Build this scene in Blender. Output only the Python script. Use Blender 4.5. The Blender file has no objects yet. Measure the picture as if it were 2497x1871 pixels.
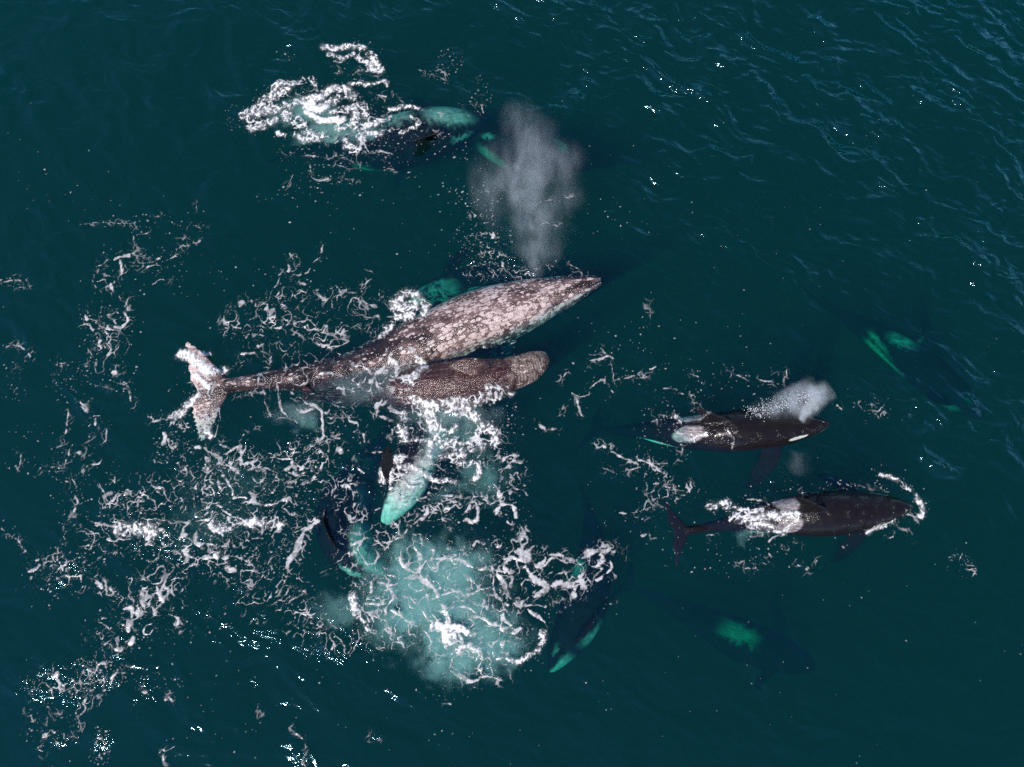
import bpy, bmesh, math, random
import numpy as np
from mathutils import Vector, Matrix
R = math.radians
rng = np.random.default_rng(7)
random.seed(7)
S = bpy.context.scene
COL = S.collection

# ------------------------------------------------------------------ camera
TILT, HALF, SLANT = R(13), 0.60, 27.6
cam_d = bpy.data.cameras.new('camera'); cam = bpy.data.objects.new('camera', cam_d); COL.objects.link(cam)
cam_d.sensor_width = 36; cam_d.lens = 18 / HALF; cam_d.clip_end = 3000
CAM = Vector((0, -SLANT * math.sin(TILT), SLANT * math.cos(TILT)))
cam.location = CAM; cam.rotation_euler = (TILT, 0, 0)
S.camera = cam

# ------------------------------------------------------------------ sky, sun, exposure
SUN_EL, SUN_AZ = R(53), R(220)                 # azimuth clockwise from +Y: the sun stands low left of the frame
w = bpy.data.worlds.new('World'); S.world = w; w.use_nodes = True
nt = w.node_tree; bg = nt.nodes['Background']
sky = nt.nodes.new('ShaderNodeTexSky'); sky.sky_type = 'NISHITA'; sky.sun_disc = False
sky.sun_elevation = SUN_EL; sky.sun_rotation = SUN_AZ; sky.air_density = 1.0; sky.dust_density = 0.0; sky.ozone_density = 8.0
nt.links.new(sky.outputs[0], bg.inputs[0]); bg.inputs[1].default_value = 0.15
ld = bpy.data.lights.new('sun', 'SUN'); ld.energy = 5.0; ld.angle = R(0.53); ld.color = (1, 0.93, 0.85)
lo = bpy.data.objects.new('sun', ld); COL.objects.link(lo)
sd = Vector((math.sin(SUN_AZ) * math.cos(SUN_EL), math.cos(SUN_AZ) * math.cos(SUN_EL), math.sin(SUN_EL)))
lo.rotation_euler = sd.to_track_quat('Z', 'Y').to_euler(); lo.location = sd * 60
S.view_settings.view_transform = 'Standard'; S.view_settings.look = 'None'
S.view_settings.exposure = 0.0; S.view_settings.gamma = 1
S.render.engine = 'CYCLES'
cy = S.cycles
cy.max_bounces = 4; cy.volume_bounces = 2; cy.transparent_max_bounces = 24
cy.diffuse_bounces = 2; cy.glossy_bounces = 2; cy.transmission_bounces = 2
cy.use_denoising = False; cy.caustics_reflective = False; cy.caustics_refractive = False
cy.sample_clamp_direct = 200; cy.sample_clamp_indirect = 4
cy.volume_step_rate = 1; cy.volume_max_steps = 128

# ------------------------------------------------------------------ the plane of the picture on the water
def Wp(px, py, z=0.0):
    """points of the photograph's grid (2497 px wide) laid on the level z"""
    px = np.asarray(px, float); py = np.asarray(py, float); z = np.asarray(z, float)
    u = (px - 1248.5) / 1248.5 * HALF; v = (935.5 - py) / 1248.5 * HALF
    c, s = math.cos(TILT), math.sin(TILT)
    dx, dy, dz = u, v * c + s, v * s - c
    t = (z - CAM.z) / dz
    return np.stack([dx * t, CAM.y + dy * t, z + 0 * t], -1)
PXM = 1248.5 / (HALF * SLANT)                 # about 75 px a metre

# ------------------------------------------------------------------ noise
def _h(ix, iy, seed):
    n = (ix.astype(np.int64) * 374761393 + iy.astype(np.int64) * 668265263 + seed * 2147483647 + 1013904223) & 0xffffffff
    n = ((n ^ (n >> 13)) * 1274126177) & 0xffffffff
    n = ((n ^ (n >> 16)) * 2246822519) & 0xffffffff
    return n ^ (n >> 15)
_GA = np.arange(256) / 256 * 2 * math.pi
_GC, _GS = np.cos(_GA).astype(np.float32), np.sin(_GA).astype(np.float32)
def perlin(x, y, seed=0):
    x = np.asarray(x, np.float32); y = np.asarray(y, np.float32)
    ix = np.floor(x); iy = np.floor(y); fx = x - ix; fy = y - iy
    ix = ix.astype(np.int64); iy = iy.astype(np.int64)
    ux = fx * fx * fx * (fx * (fx * 6 - 15) + 10); uy = fy * fy * fy * (fy * (fy * 6 - 15) + 10)
    def g(ox, oy):
        k = (_h(ix + ox, iy + oy, seed) & 255).astype(np.int64)
        return _GC[k] * (fx - ox) + _GS[k] * (fy - oy)
    a = g(0, 0); b = g(1, 0); c = g(0, 1); d = g(1, 1)
    return ((a + (b - a) * ux) * (1 - uy) + (c + (d - c) * ux) * uy) * 1.5
def fbm(x, y, seed=0, o=4, gain=.5):
    r = 0; a = 1; t = 0
    for k in range(o):
        r = r + a * perlin(x * 2 ** k + 17.3 * k, y * 2 ** k - 9.1 * k, seed + k); t += a; a *= gain
    return r / t
def ridged(x, y, seed=0, o=3, gain=.5):
    r = 0; a = 1; t = 0
    for k in range(o):
        r = r + a * (1 - np.abs(perlin(x * 2 ** k + 5.3 * k, y * 2 ** k + 3.7 * k, seed + k)) * 2); t += a; a *= gain
    return r / t
def worley(x, y, seed=0):
    x = np.asarray(x, np.float32); y = np.asarray(y, np.float32)
    ix = np.floor(x).astype(np.int64); iy = np.floor(y).astype(np.int64)
    f1 = np.full(x.shape, 9., np.float32); f2 = f1.copy()
    for oy in (-1, 0, 1):
        for ox in (-1, 0, 1):
            cx = ix + ox; cyy = iy + oy
            hh = _h(cx, cyy, seed)
            jx = (hh & 1023) / 1023.; jy = ((hh >> 10) & 1023) / 1023.
            d = np.sqrt((cx + jx - x) ** 2 + (cyy + jy - y) ** 2).astype(np.float32)
            f2 = np.minimum(f2, np.maximum(f1, d)); f1 = np.minimum(f1, d)
    return f1, f2
def sstep(a, b, x):
    t = np.clip((x - a) / (b - a), 0, 1); return t * t * (3 - 2 * t)
def rot(x, y, a):
    c, s = math.cos(a), math.sin(a); return x * c + y * s, -x * s + y * c

def seg_dist(x, y, P):
    """distance to a polyline and the fraction along it"""
    best = np.full(x.shape, 1e9, np.float32); tt = np.zeros(x.shape, np.float32)
    L = np.concatenate([[0], np.cumsum(np.hypot(*np.diff(P, axis=0).T))])
    for i in range(len(P) - 1):
        a = P[i]; d = P[i + 1] - a; q = float(d @ d) + 1e-9
        t = np.clip(((x - a[0]) * d[0] + (y - a[1]) * d[1]) / q, 0, 1)
        ds = np.hypot(x - a[0] - t * d[0], y - a[1] - t * d[1]); m = ds < best
        best = np.where(m, ds, best); tt = np.where(m, (L[i] + t * (L[i + 1] - L[i])) / max(L[-1], 1e-6), tt)
    return best, tt

# ------------------------------------------------------------------ the water's height
CREST = """1500 20 1600 70 1690 95 1760 150 1830 190 1870 235;1560 10 1640 50 1700 100;1900 130 1960 190 2030 235 2050 290 2110 330 2150 400 2210 450 2250 500;
1970 30 2010 80 2030 130 2035 175;2120 0 2140 60;1850 40 1920 80;2240 500 2280 560 2330 610 2400 670 2497 760;2300 560 2370 620 2440 640 2497 700;
2300 20 2370 60 2440 110;2390 130 2440 180 2497 210;2260 190 2340 250 2420 290 2497 340;1480 60 1400 90;1780 20 1860 60;
1340 240 1390 245 1450 230;1990 200 2060 260 2120 300 2200 330;2150 150 2230 230 2300 270;
2100 900 2190 960 2250 1040 2290 1100;2200 1000 2280 1100 2320 1180;2330 960 2400 1050 2480 1100;1300 60 1360 90;
1700 330 1760 380 1840 400"""
CRESTS = []
for l in CREST.replace('\n', '').split(';'):
    v = np.array(l.split(), float).reshape(-1, 2); CRESTS.append(Wp(v[:, 0], v[:, 1])[:, :2])

GLINT = [(115, 1625, 30, 1.5), (155, 1628, 24, 1.4), (60, 1665, 40, 1.1), (92, 1685, 40, 1.1), (178, 1685, 40, 1.4), (216, 1620, 30, 1.3), (262, 1645, 55, 1.1), (290, 1580, 34, 1.2), (345, 1690, 40, .9), (245, 1800, 34, 1.2), (140, 1800, 45, .9),
         (340, 1300, 70, 1.1), (285, 1225, 30, 1.2), (165, 1395, 55, 1.3), (430, 1345, 60, 1.1), (410, 1290, 30, 1.2), (640, 1540, 60, .8), (765, 1582, 50, 1.4), (880, 1540, 90, .9), (1000, 1560, 60, .7), (575, 1440, 40, 1.1), (590, 1120, 80, .9), (400, 1130, 50, 1.0),
         (1755, 1240, 50, 1.3), (1820, 1255, 60, 1.1), (1690, 1240, 60, .7), (2070, 1185, 80, .9), (1860, 1372, 60, .8), (1945, 1375, 50, .9), (2120, 985, 40, 1.1), (2345, 1370, 40, 1.0), (722, 1795, 30, 1.2), (742, 1838, 28, 1.2), (925, 1790, 20, 1.0),
         (1600, 1230, 60, .6), (1620, 960, 60, .6), (700, 150, 40, .7), (1100, 140, 50, .6), (1160, 190, 50, .6), (1180, 600, 120, .8), (1250, 660, 120, .9), (1040, 1300, 60, .8), (1240, 1180, 60, .6), (500, 1500, 120, .5)]
GL_ = [(Wp(a, b)[0], Wp(a, b)[1], r / PXM, g) for a, b, r, g in GLINT]
def chop(x, y):
    """how lively the surface is: calm in the slick round the whales, livelier towards the far right and along the crests"""
    x = np.asarray(x, np.float32); y = np.asarray(y, np.float32)
    c = sstep(2, 15, x * .62 + y * .95) * .60 + .50 - .10 * sstep(0, 10, -x * .5 - y)
    c += .20 * sstep(6, 14, y) 
    c = c * (0.75 + .8 * fbm(x * .22, y * .22, 91, 3))
    near = (np.abs(x) < 19) & (y > -13) & (y < 16)
    if near.any():
        xs, ys = x[near], y[near]; add = np.zeros(xs.shape, np.float32)
        jx = .30 * fbm(xs * .8, ys * .8, 61, 4, .6); jy = .30 * fbm(xs * .8 + 31, ys * .8, 63, 4, .6)
        for P in CRESTS:
            lo_ = P.min(0) - 1.6; hi = P.max(0) + 1.6
            m = (xs > lo_[0]) & (xs < hi[0]) & (ys > lo_[1]) & (ys < hi[1])
            if not m.any(): continue
            d, t = seg_dist(xs[m] + jx[m], ys[m] + jy[m], P)
            add[m] = np.maximum(add[m], (np.exp(-(d / .46) ** 2) * 1.3 + np.exp(-(d / .16) ** 2) * 1.0) * np.clip(.75 + 1.2 * fbm(xs[m] * .7, ys[m] * .7, 65, 2), .1, 1.3) * sstep(0, .1, t) * sstep(1, .9, t))
        c[near] = c[near] + add
    return np.clip(c, .10, 2.8)
def glitter(x, y):
    g_ = np.zeros(x.shape, np.float32)
    for a, b, r, g in GL_:
        d = np.hypot(x - a, y - b) / r; m = d < 1.7
        g_[m] = np.maximum(g_[m], g * np.exp(-d[m] ** 2 * 1.3))
    return g_
def height(x, y):
    x = np.asarray(x, np.float32); y = np.asarray(y, np.float32)
    far = np.exp(-np.maximum(np.hypot(x, y) - 60, 0) / 60)
    h = .09 * fbm(x * .11, y * .14, 3, 2)
    wx = x + .8 * fbm(x * .35, y * .35, 21, 2); wy = y + .8 * fbm(x * .35 + 9, y * .35, 23, 2)
    a, b = rot(wx, wy, R(-32))
    c = np.minimum(chop(x, y), 1.0)
    h = h + c * .20 * (ridged(a * .30, b * .62, 31, 3, .5) - .5)
    a2, b2 = rot(wx, wy, R(-12))
    h = h + c * .070 * (ridged(a2 * .9, b2 * 1.7, 41, 3, .5) - .5)
    h = h + c * .010 * fbm(x * 5, y * 6, 51, 2)
    near = (np.abs(x) < 19) & (y > -13) & (y < 16)
    if near.any():
        xs, ys = x[near], y[near]; add = np.zeros(xs.shape, np.float32)
        jx = .30 * fbm(xs * .8, ys * .8, 61, 4, .6); jy = .30 * fbm(xs * .8 + 31, ys * .8, 63, 4, .6)
        for P in CRESTS:
            lo_ = P.min(0) - 1.6; hi = P.max(0) + 1.6
            m = (xs > lo_[0]) & (xs < hi[0]) & (ys > lo_[1]) & (ys < hi[1])
            if not m.any(): continue
            d, t = seg_dist(xs[m] + jx[m], ys[m] + jy[m], P)
            if np.hypot(*(P[-1] - P[0])) < 2.2: continue
            f = np.exp(-(d / .30) ** 2) * .085 * np.clip(.5 + 1.2 * fbm(xs[m] * .8, ys[m] * .8, 65, 2), 0, 1.2) * sstep(0, .12, t) * sstep(1, .88, t)
            f += np.exp(-(d / .10) ** 2) * .014 * np.clip(.4 + 1.6 * fbm(xs[m] * 1.7, ys[m] * 1.7, 67, 2), 0, 1.3) * sstep(0, .1, t) * sstep(1, .9, t)
            add[m] += f
        h[near] = h[near] + add
    return h * far

# ------------------------------------------------------------------ nodes
class N:
    def __init__(s, name):
        s.m = bpy.data.materials.new(name); s.m.use_nodes = True; s.t = s.m.node_tree; s.t.nodes.clear()
        s.out = s.n('ShaderNodeOutputMaterial')
    def n(s, typ, ins=None, **kw):
        q = s.t.nodes.new(typ)
        for k, v in kw.items(): setattr(q, k, v)
        for k, v in (ins or {}).items(): s.set(q.inputs[k], v)
        return q
    def set(s, sock, v):
        if isinstance(v, bpy.types.NodeSocket): s.t.links.new(v, sock)
        elif isinstance(v, bpy.types.Node): s.t.links.new(v.outputs[0], sock)
        else: sock.default_value = v
    def math(s, op, a, b=0.0, c=0.0, clamp=False):
        return s.n('ShaderNodeMath', {0: a, 1: b, 2: c}, operation=op, use_clamp=clamp).outputs[0]
    def attr(s, name): return s.n('ShaderNodeAttribute', attribute_name=name)
    def mapr(s, v, a, b, c=0., d=1., kind='SMOOTHSTEP'):
        return s.n('ShaderNodeMapRange', {0: v, 1: a, 2: b, 3: c, 4: d}, interpolation_type=kind).outputs[0]
    def noise(s, vec, scale, detail=2., rough=.5, dist=0.):
        q = s.n('ShaderNodeTexNoise', {'Scale': scale, 'Detail': detail, 'Roughness': rough, 'Distortion': dist})
        if vec is not None: s.set(q.inputs['Vector'], vec)
        return q.outputs[0]
    def mix(s, f, a, b, blend='MIX'):
        q = s.n('ShaderNodeMix', data_type='RGBA', blend_type=blend)
        s.set(q.inputs[0], f); s.set(q.inputs[6], a); s.set(q.inputs[7], b); return q.outputs[2]
def col(r, g, b): return (r, g, b, 1)

# ------------------------------------------------------------------ mesh helpers
def outside(me):
    bm = bmesh.new(); bm.from_mesh(me); bmesh.ops.recalc_face_normals(bm, faces=bm.faces); bm.to_mesh(me); bm.free()
def new_mesh(name, V, F, attrs=None, smooth=True):
    me = bpy.data.meshes.new(name); V = np.asarray(V, np.float32)
    if isinstance(F, np.ndarray):
        k = F.shape[1]
        me.vertices.add(len(V)); me.vertices.foreach_set('co', V.ravel())
        me.loops.add(F.size); me.loops.foreach_set('vertex_index', F.astype(np.int32).ravel())
        me.polygons.add(len(F)); me.polygons.foreach_set('loop_start', np.arange(0, F.size, k, dtype=np.int32))
        me.update(calc_edges=True); me.validate()
    else:
        me.from_pydata(V.tolist(), [], F)
    if smooth: me.polygons.foreach_set('use_smooth', np.ones(len(me.polygons), bool))
    add_attrs(me, attrs)
    return me
def add_attrs(me, attrs):
    for k, a in (attrs or {}).items():
        a = np.asarray(a, np.float32)
        if a.ndim == 1:
            t = me.attributes.new(k, 'FLOAT', 'POINT'); t.data.foreach_set('value', a)
        else:
            t = me.attributes.new(k, 'FLOAT_VECTOR', 'POINT'); t.data.foreach_set('vector', a.ravel())
def obj(name, me, mat, label=None, cat=None, group=None, kind=None):
    me.name = name
    o = bpy.data.objects.new(name, me); COL.objects.link(o)
    if mat: me.materials.append(mat)
    if label: o['label'] = label
    if cat: o['category'] = cat
    if group: o['group'] = group
    if kind: o['kind'] = kind
    return o

# ------------------------------------------------------------------ the sea: one closed body of water
def outward(a, n, far):
    k = np.arange(1, n + 1) / n; return a + np.sign(a) * (far - abs(a)) * k ** 3.2
STEP = .055
xs = np.arange(-18.6, 18.6, STEP); ys = np.arange(-13.0, 16.0, STEP)
X = np.concatenate([outward(xs[0], 46, 900)[::-1], xs, outward(xs[-1], 46, 900)])
Y = np.concatenate([outward(ys[0], 46, 900)[::-1], ys, outward(ys[-1], 46, 900)])
gx, gy = np.meshgrid(X, Y); gz = height(gx.ravel(), gy.ravel()).reshape(gx.shape)
nx, ny = len(X), len(Y)
V = np.stack([gx.ravel(), gy.ravel(), gz.ravel()], -1)
i = np.arange(nx * ny).reshape(ny, nx)
F = np.stack([i[:-1, :-1], i[:-1, 1:], i[1:, 1:], i[1:, :-1]], -1).reshape(-1, 4)
ring = np.concatenate([i[0, :], i[1:, -1], i[-1, -2::-1], i[-2:0:-1, 0]])
nb = len(V); B = V[ring].copy(); B[:, 2] = -13.0; V = np.vstack([V, B, [[0, 0, -13.0]]])
k = len(ring); a = np.arange(k); b = (a + 1) % k
side = np.stack([ring[b], ring[a], nb + a, nb + b], -1)
F = np.vstack([F, side])
F = F.tolist() + np.stack([nb + b, nb + a, np.full(k, nb + k)], -1).tolist()
att = np.concatenate([chop(gx.ravel(), gy.ravel()), np.zeros(k + 1)])
gat = np.concatenate([glitter(gx.ravel(), gy.ravel()), np.zeros(k + 1)])
me = new_mesh('sea', V, F, {'chop': att, 'glitter': gat})
m = N('sea_water')
pos = m.n('ShaderNodeNewGeometry')
P = pos.outputs['Position']
ch = m.attr('chop').outputs['Fac']; gt = m.attr('glitter').outputs['Fac']
def aniso(deg, sx, sy):
    q = m.n('ShaderNodeMapping', {'Vector': P, 'Rotation': (0, 0, R(deg))}).outputs[0]
    return m.n('ShaderNodeMapping', {'Vector': q, 'Scale': (sx, sy, 0)}).outputs[0]
wp = m.n('ShaderNodeVectorMath', {0: m.n('ShaderNodeTexNoise', {'Vector': P, 'Scale': .7, 'Detail': 2.}).outputs[1], 1: (1.2, 1.2, 0)}, operation='MULTIPLY').outputs[0]
P = m.n('ShaderNodeVectorMath', {0: P, 1: wp}, operation='ADD').outputs[0]
def ridge(vec, sc, det=3.):
    q = m.n('ShaderNodeTexNoise', {'Vector': vec, 'Scale': sc, 'Detail': det, 'Roughness': .5}, noise_type='RIDGED_MULTIFRACTAL', normalize=True)
    return q.outputs[0]
r1 = ridge(aniso(38, .45, 1.5), 1.0, 2.); r2 = ridge(aniso(22, .6, 1.6), 2.6, 2.); n1 = m.noise(aniso(30, .8, 1.5), 5.0, 3, .55)
hh = m.math('ADD', m.math('MULTIPLY', r1, .115), m.math('MULTIPLY', r2, .036))
hh = m.math('MULTIPLY', hh, m.math('ADD', m.math('MULTIPLY', m.math('ADD', m.math('MINIMUM', ch, 1.75), m.math('MULTIPLY', gt, .8)), 1.0), .05))
hh = m.math('ADD', hh, m.math('MULTIPLY', m.math('MULTIPLY', n1, .022), m.math('ADD', m.math('MINIMUM', ch, .75), gt)))
hh = m.math('ADD', hh, m.math('MULTIPLY', m.math('MULTIPLY', m.noise(P, 11, 2, .5), .020), m.math('MULTIPLY', gt, gt)))
bump = m.n('ShaderNodeBump', {'Height': hh, 'Strength': 1.0, 'Distance': 1.0}).outputs[0]
fr = m.n('ShaderNodeFresnel', {'IOR': 1.64, 'Normal': bump}).outputs[0]
gl = m.n('ShaderNodeBsdfGlossy', {'Color': col(.42, .80, 1), 'Roughness': .035, 'Normal': bump}).outputs[0]
tr = m.n('ShaderNodeBsdfTransparent', {'Color': col(1, 1, 1)}).outputs[0]
top = m.n('ShaderNodeMixShader', {0: fr, 1: tr, 2: gl})
# seen from below the surface only lets light through
m.set(m.out.inputs['Surface'], m.n('ShaderNodeMixShader', {0: pos.outputs['Backfacing'], 1: top.outputs[0], 2: m.n('ShaderNodeBsdfTransparent').outputs[0]}))
va = m.n('ShaderNodeVolumeAbsorption', {'Color': col(0, .895, .79), 'Density': 1.0})
vs = m.n('ShaderNodeVolumeScatter', {'Color': col(.0, .66, .88), 'Density': .0180, 'Anisotropy': 0.0})
m.set(m.out.inputs['Volume'], m.n('ShaderNodeAddShader', {0: va.outputs[0], 1: vs.outputs[0]}))
sea = obj('sea', me, m.m, kind='structure')
m = N('seabed_mud')
nn = m.noise(m.n('ShaderNodeNewGeometry').outputs['Position'], .4, 4)
m.set(m.out.inputs['Surface'], m.n('ShaderNodeBsdfDiffuse', {'Color': m.mix(nn, col(.02, .03, .03), col(.04, .05, .045))}))
bed = obj('seabed', new_mesh('seabed', [(-880, -880, -12.9), (880, -880, -12.9), (880, 880, -12.9), (-880, 880, -12.9)], [(0, 1, 2, 3)]), m.m, kind='structure')

# ------------------------------------------------------------------ whales
def catmull(P, n):
    P = np.asarray(P, float); Q = np.vstack([2 * P[0] - P[1], P, 2 * P[-1] - P[-2]])
    L = np.concatenate([[0], np.cumsum(np.linalg.norm(np.diff(P[:, :3], axis=0), axis=1))])
    u = np.linspace(0, L[-1], n); k = np.clip(np.searchsorted(L, u, 'right') - 1, 0, len(P) - 2)
    t = ((u - L[k]) / (L[k + 1] - L[k]))[:, None]
    p0, p1, p2, p3 = Q[k], Q[k + 1], Q[k + 2], Q[k + 3]
    return .5 * (2 * p1 + (p2 - p0) * t + (2 * p0 - 5 * p1 + 4 * p2 - p3) * t ** 2 + (3 * p1 - p0 - 3 * p2 + p3) * t ** 3)

class Body:
    """a body laid along a spine: snout first; local axes are a (metres from the snout), l (to its left), u (up its back)"""
    def __init__(s, pts, roll=0, flip=False):
        pts = np.asarray(pts, float)                       # px, py, z, roll in degrees (optional)
        W = Wp(pts[:, 0], pts[:, 1], pts[:, 2])
        rl = pts[:, 3] if pts.shape[1] > 3 else np.full(len(pts), roll)
        C = catmull(np.hstack([W, rl[:, None]]), 400)
        s.C = C[:, :3]; s.roll = np.radians(C[:, 3])
        s.A = np.concatenate([[0], np.cumsum(np.linalg.norm(np.diff(s.C, axis=0), axis=1))]); s.L = s.A[-1]
        T = np.gradient(s.C, axis=0); T /= np.linalg.norm(T, axis=1)[:, None]; s.T = T
        S0 = np.cross(T, [0, 0, 1.]) * -1; S0 /= np.linalg.norm(S0, axis=1)[:, None]
        U0 = np.cross(T, S0) * -1; U0 *= np.sign(U0[:, 2:3])
        S0 = np.cross(U0, -T)
        c, q = np.cos(s.roll)[:, None], np.sin(s.roll)[:, None]
        s.S = S0 * c + U0 * q; s.U = U0 * c - S0 * q
    def at(s, a, l, u):
        a = np.asarray(a, float); f = lambda M: np.stack([np.interp(a, s.A, M[:, k]) for k in range(3)], -1)
        c = f(s.C) + f(s.T) * (a - np.clip(a, 0, s.L))[..., None]
        return c + f(s.S) * np.asarray(l)[..., None] + f(s.U) * np.asarray(u)[..., None]
    def inv(s, V):
        out = np.zeros((len(V), 3))
        for k in range(0, len(V), 8000):
            v = V[k:k + 8000]; d = ((v[:, None, :] - s.C[None, ::2]) ** 2).sum(-1).argmin(1) * 2
            d = np.minimum(d, 399); r = v - s.C[d]
            out[k:k + 8000, 0] = s.A[d] + (r * s.T[d]).sum(1)
            out[k:k + 8000, 1] = (r * s.S[d]).sum(1); out[k:k + 8000, 2] = (r * s.U[d]).sum(1)
        return out

def loft(rings, close=True):
    n = len(rings[0]); V = np.vstack(rings); F = []
    for r in range(len(rings) - 1):
        for c in range(n):
            d = (c + 1) % n; F.append((r * n + c, r * n + d, (r + 1) * n + d, (r + 1) * n + c))
    F.append(tuple(range(n))[::-1]); F.append(tuple(range((len(rings) - 1) * n, len(rings) * n)))
    return V, F
def trunk(B, prof, vf=(1., 1.), n=56, m=150, shape=None):
    """prof: (fraction, half width in metres[, drop of the centre]) from the snout"""
    prof = np.array([tuple(p) + (0,) * (3 - len(p)) for p in prof], float)
    fr = np.concatenate([np.linspace(0, .04, 12)[:-1], np.linspace(.04, 1, m)])
    rr = catmull(np.stack([prof[:, 0] * 10, prof[:, 1], prof[:, 2]], -1), 500)
    o = np.argsort(rr[:, 0]); R_ = np.interp(fr * 10, rr[o, 0], rr[o, 1]); D = np.interp(fr * 10, rr[o, 0], rr[o, 2])
    R_ = np.maximum(R_, .012); th = np.linspace(0, 2 * math.pi, n, endpoint=False); rings = []
    for f, r, d in zip(fr, R_, D):
        v = np.interp(f, np.linspace(0, 1, len(vf)), vf)
        l = r * np.cos(th); u = r * v * np.sin(th) + d
        if shape: l, u = shape(f, th, r, l, u)
        rings.append(B.at(np.full(n, f * B.L), l, u))
    return loft(rings)
def fin(B, secs, world=False, n=18):
    """secs: (leading point, trailing point, thickness, thickness axis 'u' or 'l')"""
    S_ = np.array([tuple(a) + tuple(b) + (t,) for a, b, t, _ in secs], float); ax = secs[0][3]
    d = np.linspace(0, len(secs) - 1, 26); k = np.clip(d.astype(int), 0, len(secs) - 2)
    Q = np.vstack([2 * S_[0] - S_[1], S_, 2 * S_[-1] - S_[-2]]); t = (d - k)[:, None]
    p0, p1, p2, p3 = Q[k], Q[k + 1], Q[k + 2], Q[k + 3]
    G = .5 * (2 * p1 + (p2 - p0) * t + (2 * p0 - 5 * p1 + 4 * p2 - p3) * t ** 2 + (3 * p1 - p0 - 3 * p2 + p3) * t ** 3)
    th = np.linspace(0, 2 * math.pi, n, endpoint=False); x = .5 - .5 * np.cos(th); y = np.sin(th) * (.35 + .65 * (1 - x) ** .5) * .5
    rings = []
    for g in G:
        p = g[None, :3] * (1 - x)[:, None] + g[None, 3:6] * x[:, None]
        tt = max(g[6], .02)
        if world: p = p + np.array([0, 0, 1.]) * (y * tt)[:, None] if ax == 'u' else p + np.array([0, 1., 0]) * (y * tt)[:, None]
        else: p[:, 2 if ax == 'u' else 1] += y * tt
        rings.append(p if world else B.at(p[:, 0], p[:, 1], p[:, 2]))
    return loft(rings)
def weld(name, shells, voxel, smooth=4):
    V = np.vstack([v for v, f in shells]); F = []; o = 0
    for v, f in shells:
        F += [tuple(i + o for i in q) for q in f]; o += len(v)
    me = bpy.data.meshes.new('tmp'); me.from_pydata(V.tolist(), [], F)
    bm = bmesh.new(); bm.from_mesh(me)
    bmesh.ops.recalc_face_normals(bm, faces=bm.faces); bm.to_mesh(me); bm.free()
    ob = bpy.data.objects.new('tmp', me); COL.objects.link(ob)
    r = ob.modifiers.new('r', 'REMESH'); r.mode = 'VOXEL'; r.voxel_size = voxel; r.adaptivity = 0
    q = ob.modifiers.new('s', 'SMOOTH'); q.iterations = smooth; q.factor = .5
    dg = bpy.context.evaluated_depsgraph_get(); ev = ob.evaluated_get(dg)
    out = bpy.data.meshes.new_from_object(ev); bpy.data.objects.remove(ob); bpy.data.meshes.remove(me)
    out.polygons.foreach_set('use_smooth', np.ones(len(out.polygons), bool)); out.name = name
    return out
def verts(me):
    v = np.empty(len(me.vertices) * 3, np.float32); me.vertices.foreach_get('co', v); return v.reshape(-1, 3)
def normals(me):
    v = np.empty(len(me.vertices) * 3, np.float32); me.vertex_normals.foreach_get('vector', v); return v.reshape(-1, 3)
def displace(me, d):
    v = verts(me) + normals(me) * np.asarray(d)[:, None]; me.vertices.foreach_set('co', v.astype(np.float32).ravel()); me.update()

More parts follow.
